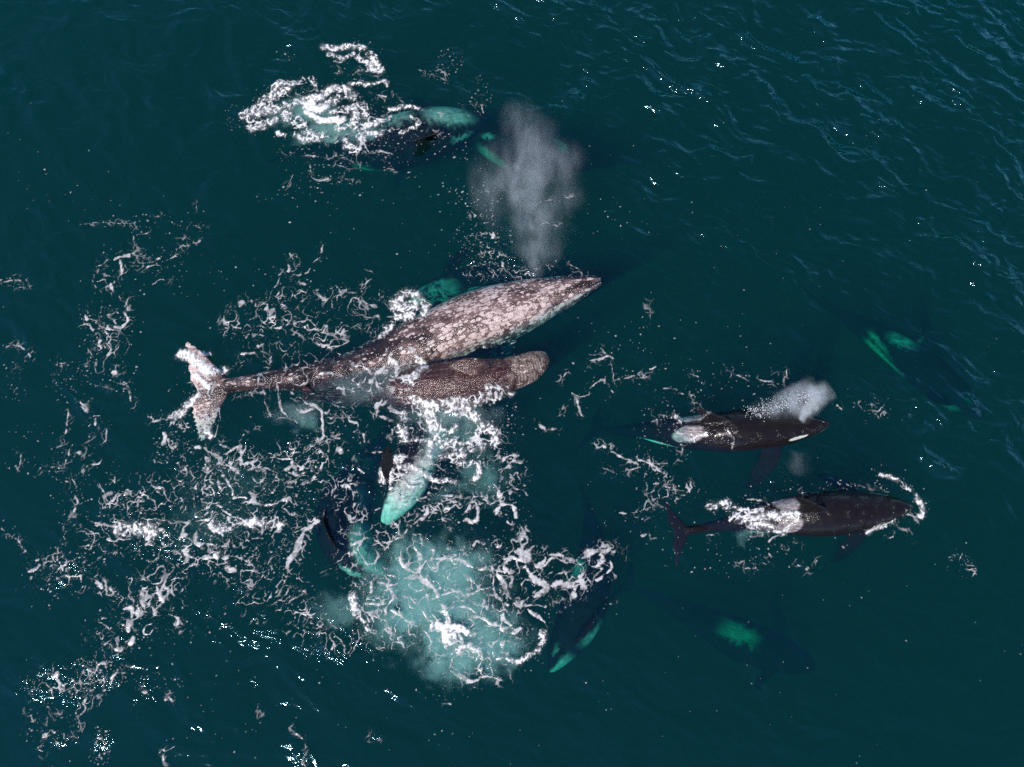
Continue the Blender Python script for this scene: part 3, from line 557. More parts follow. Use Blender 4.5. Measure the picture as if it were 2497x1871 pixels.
# ------------------------------------------------------------------ foam, some of it painted for sun glints: strokes traced on the water, torn up by noise
REG = {'a': (350, 600, 3.013), 'b': (900, 600, 3.682), 'c': (550, 80, 3.16), 'd': (1550, 900, 2.949), 'e': (700, 950, 3.16), 'f': (700, 1250, 2.458),
       'g': (0, 1000, 4.142), 'h': (300, 1000, 4.142), 'i': (0, 1400, 3.518), 'j': (0, 500, 3.314), 'k': (1000, 200, 3.314), 'z': (0, 0, .8856)}
FOAM = """
a s3 200 100 260 60 300 20;s3 0 160 60 150 100 155;s6 50 130 120 100;s4 1320 0 1300 80 1240 140 1210 190 1130 215 1090 210;s3 1080 50 1120 130 1150 140;s6 1060 130 1060 190 990 220;s6 1000 210 1000 260 970 310 940 360 910 410 840 450;s3 1040 300 960 400;s8 1080 260 1200 280 1220 300
s14 900 500 960 480 1040 450;s13 700 450 740 410 790 400;s6 650 440 610 500 600 540 660 590 720 600;s6 565 540 570 600 620 620 640 640 710 660;s12 760 680 790 640 830 620;s8 850 650 880 660;s7 860 550 940 600 1040 610 1120 640 1200 680;s6 1100 560 1200 550 1240 580 1300 620 1400 650 1500 690;s5 1130 440 1160 490;s6 1240 640 1300 720 1380 780 1440 800;s7 1270 340 1320 390 1380 380 1400 330 1380 310;s6 1420 330 1500 350 1600 330;s12 1590 400 1700 440 1740 450;s4 1660 180 1690 230 1600 300;s3 1740 320 1730 400;s5 1540 470 1640 520 1740 520 1830 520;s7 720 800 800 790 860 770 930 800;s8 840 730 900 720;s8 1025 760 1045 755;s6 930 800 920 880;s6 640 880 700 860 760 840;s5 1340 760 1420 740 1500 700;s4 1500 560 1600 600 1700 640;l16 1640 560 1700 640 1800 580
c16 1830 450 1900 370 1990 360 2060 430 2060 500;c22 1880 450 1980 450;c14 1850 520 1950 520;c9 1840 560 1800 620 1740 660
d22 290 800 340 830 420 880 490 920;d13 390 970 440 990 480 1030;c14 500 910 590 920;c8 430 790 490 790;l26 420 1080 440 1180 450 1280;c10 470 1340 490 1400;l14 470 1060 490 1200 500 1300;l18 330 960 360 1040 350 1100;c11 370 1120 260 1230 200 1260;s4 40 1290 150 1280 200 1250;l18 240 1290 330 1330 400 1380;s8 150 1370 150 1450;s5 560 1200 560 1300 520 1400;s5 540 1000 500 1100 510 1200
n11 1640 1060 1700 960 1780 900 1830 800 1900 760 1990 800 2010 850 2060 860;n9 1780 900 1850 960 1950 980 2000 1000;n8 1700 960 1740 1050 1830 1060 1950 1080;n9 2000 1000 2050 920 2100 900;n7 1640 960 1600 1010 1500 1050 1420 1040;n6 1560 880 1640 900 1700 960;n7 1850 960 1880 880 1960 850;l50 1700 950 1850 900 2000 900;l40 1500 980 1700 1060 1900 1120;n5 1300 960 1400 940 1500 960
s6 870 1060 900 1130 930 1240;s6 980 1020 1000 1100 1010 1190 1060 1260;s2 680 1115 760 1080 830 1060;s8 1090 1070 1160 1130 1200 1160 1280 1180 1310 1230 1300 1340;s9 1100 1190 1170 1220 1240 1200;s4 1000 1260 1100 1270 1130 1300;s10 1330 1220 1380 1270;s6 1400 1160 1500 1190 1550 1150;s8 1700 1240 1710 1160 1780 1160 1830 1100;s6 1480 1240 1520 1290 1570 1340 1580 1370;s7 1380 1400 1430 1380;s8 1160 1500 1250 1460 1320 1400
b c11 420 1010 500 1080 460 1140 400 1180 390 1260;c15 380 1380 500 1430 640 1440 800 1410 950 1430 1000 1390 1100 1360 1250 1315;c12 1080 1300 1200 1300;c18 520 1480 560 1560 620 1600;c14 700 1490 800 1460 900 1500;s8 60 1560 90 1450 130 1380;s9 180 1460 260 1500 330 1560;l30 330 1330 400 1480 480 1580;c8 300 1180 350 1300 380 1380;s5 640 1060 720 1060;s3 500 1100 560 1060 640 1070 730 1080
s4 2080 930 2110 970;s8 1990 1030 2060 1020 2130 1000 2200 1030;s4 1800 1310 1880 1350 1960 1340 1975 1290;s4 1860 1370 1880 1440 1910 1520;s5 1980 1280 2090 1200 2130 1240 2200 1320;s7 1520 1600 1600 1640 1680 1640;s3 1720 1210 1770 1130;s3 1700 1500 1780 1440;l10 1530 200 1680 190 1800 250;l12 900 300 1100 250 1300 240 1500 240;l10 900 180 1100 150 1250 170;l8 1050 900 1200 870 1300 850;l12 950 330 1050 300
c c13 760 112 900 112 1020 122 1100 170 1170 240 1195 290;c10 800 165 900 200 990 180 1090 220 1150 280;s7 980 330 1040 290;s8 1060 330 1120 290 1180 310;s5 870 280 880 300;s6 830 220 900 230
c13 140 640 250 560 350 470 400 410 460 400;c24 200 640 300 600 400 590 460 570;c20 280 520 380 480 460 460;c14 200 730 300 710 380 670;c9 480 410 560 380 640 350 670 390;c18 480 640 500 560 560 520 640 500 720 500;c14 480 660 560 720 640 770 740 790;c10 560 790 620 830 720 830;d13 640 620 720 670 820 690 900 670;d22 640 560 700 590 760 575;c16 760 480 800 440 860 430 930 450;c15 930 500 1000 500 1060 560 1080 640;c13 830 630 920 600 1000 570;c14 740 560 800 540 880 520;c16 1000 640 990 700 1050 800 1060 830;c15 1060 740 1150 700 1250 640;c11 1100 790 1200 780 1280 730;c7 960 400 1050 400 1150 400 1230 380 1240 410;c7 1270 590 1350 580 1440 570 1490 590;c7 1340 760 1420 750 1470 720 1470 680 1430 650;c10 850 740 930 720 1000 700;l18 700 740 850 790 950 770;c8 560 650 600 690;l22 1100 640 1200 700 1320 740;c8 400 780 440 800;l16 520 480 600 450 680 430
s8 1050 830 1050 890 1010 950;s6 1060 850 1110 940 1180 920 1280 930;s5 780 870 790 960 860 940;s5 630 950 680 960;s3 640 1030 680 1120 800 1120;s5 860 1020 940 1060 980 1070;s6 900 940 980 1000 1030 1020;s3 700 1140 800 1130;s6 860 1160 900 1140 990 1140;s4 520 1100 480 1210;s4 400 890 450 930 500 940;s3 720 850 720 900;s5 850 850 900 810 950 790;c11 950 830 960 890 1010 900;s6 1120 870 1200 880 1260 870;l14 1100 860 1200 960 1280 900
s5 1520 320 1650 350 1700 370;s4 1640 290 1700 330;s5 1900 540 1960 560 1980 620;s8 1835 600 1850 610;s5 1520 600 1620 620 1700 630;s4 1560 770 1640 770 1700 790;s3 1250 1050 1300 1060;s4 1180 600 1240 610;s4 1130 470 1180 480 1240 500;s4 1130 560 1160 610;s5 980 360 1060 380;s4 1290 490 1350 530;p 450 170 90 45 40;p 1730 220 110 110 90;p 1960 480 90 150 110;p 120 650 150 120 90;p 1500 880 400 140 130;p 1000 1000 600 200 200;p 700 1250 500 120 80;p 1900 1250 350 100 80
d s4 300 180 400 190 370 170;s4 200 145 290 150;s6 400 40 460 60;s4 420 240 470 235;s3 430 240 430 290;s5 210 340 250 340 290 380;s3 100 290 110 330;s4 150 390 180 385;s3 330 560 330 620 280 680;s4 0 650 50 660 110 680 220 685;s4 90 650 130 720 180 740 250 770;s4 100 830 160 820;s4 110 900 150 980 200 1000;s5 200 850 250 860;s4 140 860 100 900;s6 30 1200 100 1200;s6 35 1070 60 1070;s4 0 70 100 70;s4 640 0 720 40 830 90;s3 960 50 1050 10;c8 270 340 320 360 300 400;c8 330 470 400 500 480 480;s4 460 370 500 330;s5 640 440 690 500 700 560
c14 550 990 600 970 660 1000;c15 660 1060 780 1070 900 1070;c15 830 1100 900 1130 980 1140;s6 850 940 920 950 1000 990 1080 990;c14 950 1050 1050 1040 1110 1060;c10 980 1130 1050 1170 1100 1140;s7 760 1200 850 1210 950 1200;l20 780 1190 900 1190;s4 960 1290 970 1240 1040 1190;s6 550 1190 570 1190;s5 800 930 900 940;c7 700 1000 800 1020 900 1010
c6 1760 750 1840 780 1930 840 2000 890 2040 960 2070 1000 2040 1060;s8 1950 1060 2000 1070 2040 1060;l8 1720 830 1800 860 1850 880;s4 1580 820 1680 850 1840 880;l9 1430 830 1520 850;s3 1200 890 1300 880 1400 870;c5 1680 1180 1740 1140 1850 1100;s6 1910 1150 1980 1190;s5 1800 1220 1850 1200;l16 1600 260 1650 270 1740 270 1780 300 1740 320;s4 1740 340 1750 350;s4 1440 250 1480 290;s5 740 1400 770 1430 860 1430;s3 860 1380 850 1480;s5 1150 1250 1190 1270;s5 1055 1290 1065 1300;s7 960 1325 980 1340;s6 1290 1390 1300 1385;s6 1160 1420 1180 1425;s7 910 1390 950 1400;s6 1225 1450 1235 1440;s7 1490 1270 1500 1275;s5 1100 1420 1105 1425;s4 1480 1550 1490 1552;p 600 1350 500 150 60;p 200 500 220 400 170;p 1300 850 500 60 80;p 500 200 300 200 70
e c15 900 200 870 260 890 350 930 400 1000 400;c17 1080 180 1100 260 1140 330 1180 380;c13 1100 130 1250 110 1350 130 1430 150;c17 1330 180 1430 200 1480 260 1560 300 1600 360 1600 430;c19 1180 390 1300 430 1420 440 1500 440;c15 1480 300 1440 400;c7 1000 420 1080 390 1110 450 1100 520;c11 740 720 740 620 780 560 880 530;c9 1240 520 1300 560 1400 560 1480 600 1440 680;c7 1040 640 1100 680 1200 700 1300 710;c9 1150 540 1240 500 1350 500;l26 1000 540 1150 560 1250 600;l30 950 260 1000 330 1050 380;c8 1180 300 1240 330 1300 300;l40 1150 480 1350 520 1500 500
s5 1520 510 1610 520 1650 440;n9 1640 560 1700 520 1770 520;n9 1620 620 1700 600 1760 560;n9 1640 690 1700 640 1750 680;n12 1600 720 1640 800 1640 880 1620 960;n12 1640 880 1720 900 1750 990;s6 1700 750 1820 780 1850 830;s4 1520 840 1600 810;n9 1350 980 1400 930 1400 880 1450 880 1480 950 1440 1020 1380 1010;n7 1180 930 1200 1000 1250 1030;n6 1000 870 1080 880 1160 930 1300 900;n7 1100 850 1060 970 980 1030 880 1140 780 1190 690 1200 660 1170;s5 1150 820 1280 820 1380 840 1500 820;s5 600 940 560 1080 550 1110;n6 410 740 480 760 520 850 510 930 560 960;s8 760 830 740 880 680 920;s5 400 870 450 850;s5 440 760 500 790;l22 1050 780 1200 790 1400 800;s5 800 690 900 695 1000 680;n6 790 800 860 780 900 830;n5 900 700 960 760 1010 740;n5 860 640 930 650 1000 630;c7 780 620 820 660 800 740;l40 820 860 880 800 960 780;s5 840 760 940 745 1030 750;s5 830 880 900 860 960 870;c8 880 590 990 620 1040 640;l50 860 560 960 700 900 860;s4 820 720 860 800;n6 1050 900 1070 960
l12 110 470 200 420 260 380 280 340;n5 190 120 260 170 270 260 280 360;s6 300 180 340 220 380 180;s12 355 360 400 370;s5 440 200 480 250 540 260 540 320;s12 390 450 430 490;s5 590 340 600 400;s4 640 480 740 490;n8 700 100 690 200 760 210 830 240;s6 800 300 810 390;s6 100 640 150 560 230 560;s7 0 600 50 580 80 640;s9 110 740 200 690;s6 490 550 540 600 600 640;s5 520 720 600 730;s9 1110 820 1000 860;s8 300 200 330 150
s6 1800 1060 1820 1120 1820 1200;n9 1740 1250 1840 1260;n14 1790 1250 1850 1380 1920 1450;n10 1740 1290 1690 1360 1740 1470 1720 1520;n8 1900 1330 1980 1360 2100 1280 2160 1310;s4 1430 1210 1460 1170 1500 1200;s9 1700 1020 1720 1040;p 300 600 320 400 240;p 1750 800 160 350 110;p 1250 750 400 350 160;p 1700 250 150 160 110
f c9 1010 830 1080 800 1150 830;c8 960 660 1000 740 960 790;l60 620 420 760 520 860 640;l60 980 420 1080 520 1100 620;l50 1000 820 1100 900 1220 900;n12 770 200 800 280 790 350 800 400 880 470 940 560 970 640 980 690;n7 790 350 850 290 950 285 1050 290 1120 330 1220 330;n6 880 220 870 270 830 300;n6 670 260 720 330 780 360;n5 600 370 700 385 780 380;s2 860 320 900 370 960 310;n6 930 500 1000 470 1080 490 1120 470 1220 450;s4 1110 330 1110 460;n6 650 500 600 530 550 550 470 540;n7 620 460 630 520 590 590 590 660;n4 650 500 710 490 800 560 840 640 880 680;n3 850 510 870 600 900 660;n5 620 590 700 640 800 700 850 740;n6 500 400 510 470 490 520;c11 410 510 410 600 450 650 480 710;n8 450 560 490 640;l12 430 340 440 430 440 500;l10 480 720 540 700 640 700 760 720 860 760;l10 450 760 600 790 720 800 830 800 900 830;d12 870 690 940 690 1000 690 1090 710;d13 950 700 960 760;n10 1000 700 1060 720 1130 740;n9 1080 660 1130 630 1180 640 1220 670 1300 700;n8 1240 680 1320 700 1400 680;n12 1350 720 1400 690;c7 1530 720 1520 800 1470 860 1380 900 1330 890;n5 1000 690 1050 760 1070 830 1100 780 1120 820 1170 850;n9 970 870 1000 840 1040 850;s4 970 880 1000 940 1100 960 1180 940;s4 1150 860 1130 900;s6 1230 830 1250 890 1290 880 1320 850 1290 840;n8 1020 970 1090 1010 1200 990 1300 1000;s4 810 900 830 950 900 880;s4 930 1140 980 1145;n5 700 390 640 430 560 430;n4 540 420 600 440 620 500;l26 560 430 700 600 800 700;l24 1000 800 1150 850 1250 800
n9 1150 340 1220 320 1260 380 1300 420 1320 480;n6 1280 300 1350 270 1420 290;n14 1310 290 1310 350 1350 400 1340 440;n20 1360 230 1430 240 1440 300 1450 350 1480 390;n10 1480 310 1550 290 1540 260;n7 1580 260 1640 260 1720 290;n12 1460 390 1520 420 1560 440 1600 440;n14 1770 270 1840 230 1900 230 1940 210 1980 240;n12 1880 240 1870 320 1820 330 1750 380;n9 1930 290 1940 340 1880 390 1840 420;n14 1600 440 1680 430 1750 410 1780 450;n16 1480 500 1530 480 1580 440;n12 1600 530 1680 520 1720 490;n12 1370 530 1400 540 1440 500;n14 1230 430 1250 500 1290 560 1290 630;n6 1100 540 1150 560 1220 560;n4 980 570 1060 560 1120 600 1170 610;n4 1100 510 1080 550;n7 1320 500 1380 560 1460 550 1540 560;n6 1450 580 1500 620 1540 660;n6 1290 630 1340 670;n7 1400 90 1410 140 1400 180 1420 210;s4 1120 210 1140 180 1180 190;s8 1320 60 1350 75;n6 1220 330 1240 400 1230 450;n5 1220 450 1260 520 1320 560
s4 200 355 300 320;n8 0 320 30 260 90 170 100 110 170 60 240 30;n10 350 110 400 130 430 140;l12 130 810 200 780 260 760 350 790;l10 60 660 120 640 160 680 170 720;l6 140 560 150 640;l10 420 300 450 340;p 450 560 90 200 150;p 1200 800 350 150 110;p 1650 500 200 160 90;p 1930 580 90 80 25;p 100 560 120 150 90;p 1350 120 200 120 40;p 950 1050 200 90 30
g s4 0 1200 70 1260 180 1310 240 1370 270 1420;s5 690 0 670 110 650 240;s3 630 280 680 350;s6 700 390 680 440 650 540 620 600 550 570;s6 720 690 760 760 800 830;s3 700 690 700 800;s6 720 840 780 910 780 960 740 1020 720 1070;s7 710 1110 690 1190 660 1260 670 1340;s10 600 1380 640 1370;n9 580 1400 580 1470 580 1540;l14 550 1540 640 1540 760 1560 860 1590;l18 480 1640 600 1610 700 1640 900 1640;s9 270 1640 340 1630 390 1580;s10 340 1520 380 1520;n8 940 60 1000 50;n7 960 80 950 150;s7 870 0 900 30;s4 920 120 870 170;s5 870 240 890 270;s9 850 360 890 360;s8 790 430 870 430;s5 930 550 1000 540 1050 510;s3 840 620 890 570;s4 1070 210 1060 300 1010 340;s4 560 380 610 350;s6 505 570 520 570;s3 350 630 410 640;s3 200 450 195 560;s4 1160 660 1170 730 1210 810;s3 1000 760 1040 830;s9 1030 870 1140 840;n6 1150 920 1190 840 1220 840;l14 1180 900 1230 920 1180 1000 1120 1010;s7 1240 860 1340 890 1380 880;s7 1390 1000 1390 940 1440 930 1450 900;s7 1390 1010 1430 1080;s7 960 1160 1060 1160 1160 1170;c20 1190 1200 1300 1190 1420 1200 1500 1210 1540 1260;l20 1300 1270 1400 1300 1470 1300;s11 1360 1350 1390 1400;s4 1290 1450 1370 1420;s7 1000 1130 1010 1130;s4 850 1320 890 1300;s4 870 1360 940 1365;n4 1510 115 1600 110 1690 100 1740 80;n8 1640 220 1660 280 1650 350;n5 1690 190 1730 140;n9 1700 290 1720 370 1770 370;s5 1740 400 1760 480;s6 1550 500 1650 530 1720 530;n8 1790 530 1850 560 1890 630;s10 1970 390 1990 390;p 700 700 250 400 100;p 1300 1000 300 200 150;p 1750 350 200 250 140;p 300 400 300 300 50;p 700 1550 300 120 140;p 1250 1450 400 150 110
h n7 380 1330 400 1360 450 1370;l10 400 1170 480 1170 560 1200;l16 300 1490 400 1460 500 1390 600 1340;n9 540 1310 600 1270 650 1260;n8 600 1440 700 1390;n8 760 1230 740 1300 730 1350 790 1370 860 1350 960 1370 1060 1350;n10 1000 1250 1050 1300 1080 1350 1050 1380;l12 800 1200 840 1260;c11 890 1160 940 1190 1000 1200 1090 1190 1150 1150 1250 1150;n6 1150 1150 1100 1080 1060 1040 980 1000;n5 900 1100 960 1050 1020 1070;n6 870 1110 800 1110 730 1120;n5 820 1060 880 1000 940 960 1000 980;n4 890 1080 890 1020;n6 1060 1080 1080 1140 990 1150;c8 1250 1150 1300 1120 1400 1130 1500 1150 1600 1170;n9 1540 1230 1650 1200 1740 1240 1830 1190 1900 1170 2000 1130;l7 1600 1110 1700 1120 1800 1130 2000 1100;n9 1830 1190 1810 1280 1760 1380 1740 1470 1670 1540 1660 1590;n5 1110 880 1200 890 1250 890;n6 1200 950 1280 930 1400 940 1500 940 1600 930 1640 900;l14 1340 850 1400 790 1480 730 1560 680 1590 670;l14 1400 870 1500 850 1600 820;n6 1000 650 1050 700 1100 780 1110 850;n6 960 670 970 760 1000 800;n5 880 650 880 710 920 740;n5 900 780 930 880;n4 820 880 900 860;n6 830 490 860 560 840 600;n6 930 480 940 560;n8 860 440 930 470 990 510 1060 560 1180 610;n8 1140 510 1190 480 1200 550;n7 1200 540 1300 520 1340 480 1450 480 1600 480 1700 480;l6 1340 460 1500 460 1640 460;l10 1800 440 1810 380 1900 350 1980 330;l10 1960 300 2020 270 2030 240;n5 2000 0 2000 100 2010 200;s4 1250 210 1330 180;n9 730 380 770 380;s6 820 390 860 430;s7 980 330 1060 380;n7 1030 460 1080 410 1170 380;s8 1160 330 1200 270;n11 1640 600 1700 560 1710 530;n8 1720 620 1760 660 1850 640 1900 660;n7 1790 600 1850 540 1920 530;n7 1940 560 1990 600 2010 540;n10 1800 760 1870 720 1930 680;s5 1620 750 1740 740;s4 1630 790 1750 800;s4 1360 600 1440 600 1550 650
n9 800 1500 860 1470 930 1450 1000 1470 1060 1500;d9 920 1470 945 1480;n9 1010 1540 1060 1600 1110 1620;n7 850 1570 920 1560;l10 1200 1600 1300 1600 1400 1620;s7 1400 1150 1410 1290;s5 1320 1430 1350 1380;s5 600 640 560 530;l16 1250 1560 1350 1540;p 1000 1300 500 300 260;p 900 700 300 300 130;p 1600 900 350 250 170;p 1500 1500 400 200 150;p 600 1550 350 150 120
i s9 250 0 270 50;l8 400 50 500 20 600 0;n6 750 20 820 60 870 110 940 120 980 180 1040 200 1110 200;n6 1090 40 1130 40 1110 120 1130 160;s9 1190 0 1230 20;n12 1270 120 1240 160 1240 230 1250 310;n7 1340 100 1370 200 1390 240;n5 1340 80 1400 70 1480 50 1560 50;s6 1440 150 1410 200;s4 1520 170 1560 130;n10 1060 300 1130 290 1140 380 1110 480;n14 1140 400 1190 390 1190 340;s5 1050 430 1070 435;n8 1240 500 1260 450 1310 430;n4 1240 500 1290 510 1330 480;n6 1260 250 1310 280 1330 340;n6 1440 340 1520 370 1520 440;s6 900 440 930 500;s7 780 530 860 510;n8 1150 530 1160 560 1130 600;s4 1120 600 1140 640;l6 830 560 920 550;n12 970 640 1040 630;s9 880 660 900 660;s6 905 750 915 730;n9 950 900 1040 820;n9 870 930 900 900;s3 1070 800 1160 795;s9 780 1000 800 1000;n8 730 1100 770 1040;n6 840 1080 890 1030;s6 715 1140 725 1140;s9 270 1210 290 1260;s8 430 1230 500 1190;s4 560 1340 560 1380;s5 620 1310 650 1380;s5 660 1270 690 1310;s9 390 1400 430 1370;s6 480 1430 530 1460;s4 330 1490 370 1520;s7 1200 980 1260 1020;s6 1440 1050 1490 1090;s5 1400 1600 1420 1530 1500 1480;l12 640 930 700 950;l9 560 990 640 1000;l9 770 790 770 770;p 770 800 150 90 90;p 640 980 150 100 110;p 310 900 130 110 60;p 880 880 220 120 130;p 860 1400 60 120 80;p 860 1560 120 80 60;p 450 1300 300 200 110;p 1250 900 350 90 60;p 1200 500 500 350 200;p 1750 350 300 200 90;p 400 150 300 200 60
j s2 640 155 740 150 860 145 1050 150 1090 190;s3 1110 240 1190 215;s3 1080 250 1080 350;s6 1120 370 1130 400;s6 1070 410 1130 400;n9 920 450 960 430 1040 410;n6 960 450 970 500 980 550 960 580;n7 790 500 820 480 860 450;s3 780 560 795 520;s8 750 600 760 620;n5 790 620 860 600;n7 900 640 920 710;s6 860 690 880 690;s3 940 600 930 640;s3 970 730 980 760;s4 1010 830 1040 750;n7 990 850 1030 890 1040 940 990 990 940 990;n8 910 1050 920 1000;s7 850 1050 870 1050;n7 830 1070 800 1130 830 1160;s5 750 1130 770 1130;n8 700 890 720 930;s4 820 880 820 930 810 980 850 1000;s4 920 910 940 960;s7 870 880 890 880;s4 890 1100 900 1180;s3 1000 1220 1040 1150 1030 1080;s3 700 1150 750 1220;n13 920 1350 945 1350;s10 675 1310 690 1310;s6 780 1270 785 1300;n8 1000 1450 1040 1490 1060 1560 1070 1620;s6 1100 1540 1120 1560;s6 445 1320 450 1360;s6 460 1280 530 1290;s5 490 1230 495 1250;s5 445 1450 455 1430;s9 540 1600 560 1610;n7 640 1590 680 1620;s9 1265 440 1290 435;s5 1220 450 1210 470;s4 1040 490 1140 490 1280 500 1310 510;s11 1460 310 1480 310;s4 1380 440 1440 400 1450 350 1540 330;s4 1580 320 1620 290;s8 1570 170 1640 190;s6 1385 100 1400 100;s5 1285 100 1295 100;s4 1590 0 1600 60;s5 20 620 100 600 200 630 250 660;s4 150 660 240 660;s3 50 1560 100 1530 150 1470;s4 40 1170 110 1140 220 1180 250 1220;s6 0 1250 15 1230;s3 100 1330 160 1290;s3 760 1450 920 1495;s2 1380 620 1300 610 1240 640;p 900 900 300 600 190;p 1300 150 350 120 60;p 600 1450 200 200 110;p 120 640 180 70 25;p 1350 450 300 120 50;p 150 1400 180 180 35
k s3 1220 935 1330 925;s3 1040 965 1150 960;s4 1070 1130 1200 1170;s3 600 870 650 870;l12 500 1080 600 1080 660 1100;l14 480 1260 620 1240 700 1260;l14 560 1400 700 1380 850 1400;l18 650 1500 850 1500 1000 1520;l12 450 1550 700 1560 900 1570;p 600 1350 300 250 260;p 500 900 250 300 130;p 1700 1050 350 150 40
z l90 800 1230 900 1260;l90 800 1300 900 1300 1000 1290;l80 940 1210 1000 1240;l70 950 1390 1030 1420 1100 1380;l70 250 1080 380 1060 500 1060;l80 330 1140 480 1120 620 1130;l70 200 1150 300 1150 400 1160;l70 420 1200 520 1220 620 1260;l60 480 1000 600 990 700 980;l60 520 1060 640 1050 720 1040;l50 120 1220 180 1240;l50 500 700 620 690 720 720;l50 620 760 700 740;l40 560 660 660 640 760 640;l70 880 930 980 980 1060 960;l60 960 1080 1060 1060 1100 1020;l50 1100 1230 1200 1260 1300 1220;l60 1000 1330 1100 1330;l70 560 1300 640 1300;l50 200 690 240 720 220 780;l50 90 1480 130 1460;l60 180 1460 240 1440;l40 230 1340 300 1320;l50 340 1250 380 1280;l40 1440 1080 1480 1060;l50 900 1180 1000 1200 1100 1200;l50 740 1060 760 1110;l60 780 1370 860 1380;l60 640 1320 700 1380;l70 840 1150 760 1200;l50 560 830 700 790
z n5 1290 960 1350 990 1400 1000 1440 1030;s4 1400 1040 1390 1100 1340 1110;s5 1330 820 1370 810 1430 790;s4 1640 820 1690 830 1700 790;s3 1400 650 1405 700;l13 2055 1205 2090 1210 2100 1240;s3 1320 790 1330 830;s4 1300 1010 1340 1020 1380 1010;s3 1230 570 1260 590;p 1350 760 120 80 60;p 1500 800 200 120 60;p 1380 1060 120 120 90;p 1540 1180 120 60 40;p 1600 1350 500 250 22;p 1550 600 400 200 40;p 200 430 250 80 45;p 100 330 150 80 20;p 900 500 400 120 60;p 1200 1500 400 120 20;p 700 1600 400 60 30;p 560 640 200 90 90;p 600 1500 250 90 45;s4 635 1575 660 1605 655 1640;s3 555 1535 560 1540;s5 800 1585 815 1592
"""
GS = .019
fx = np.arange(-18.4, 18.4, GS, dtype=np.float32); fy = np.arange(-12.6, 15.4, GS, dtype=np.float32)
FX, FY = np.meshgrid(fx, fy)
TH = np.zeros(FX.shape, np.float32); D = np.zeros(FX.shape, np.float32); RL = np.zeros(FX.shape, np.float32)     # cover and relief
WX = .22 * fbm(FX * 1.1, FY * 1.1, 101, 5, .62); WY = .22 * fbm(FX * 1.1 + 40, FY * 1.1, 111, 5, .62)
RAG = fbm(FX * 9, FY * 9, 121, 3, .6)
BIG = fbm(FX * 1.3, FY * 1.3, 131, 3, .6); TONE = fbm(FX * 2.2, FY * 2.2, 177, 3, .6)
def threads(sc, seed, w0, w1, k=1.):
    """thin curling threads: where a warped noise crosses nought, their width swelling and dying away"""
    n_ = fbm((FX + WX * k) * sc, (FY + WY * k) * sc, seed, 2, .45)
    w_ = w0 + w1 * np.clip(fbm((FX + WX) * sc * .9, (FY + WY) * sc * .9, seed + 7, 2) * 2 + .35, 0, 1.4)
    return np.exp(-(n_ / w_) ** 2) * np.clip(w_ / (w0 + .35 * w1), 0, 1)
T1 = threads(1.6, 201, .016, .040); T2 = threads(3.1, 221, .026, .060, .9); T3 = threads(7.0, 241, .04, .10, .7)
TURB = ridged((FX + WX * .8) * 2.6, (FY + WY * .8) * 2.6, 161, 4, .66)
THR = np.maximum(np.maximum(T1, T2 * .85), T3 * .42)
NET = T2
speck = []; sr = np.random.default_rng(11)
def box(P, r):
    lo_ = P.min(0) - r; hi = P.max(0) + r
    i0, i1 = np.clip(np.searchsorted(fx, [lo_[0], hi[0]]), 0, len(fx)); j0, j1 = np.clip(np.searchsorted(fy, [lo_[1], hi[1]]), 0, len(fy))
    return slice(j0, j1), slice(i0, i1)
reg = None
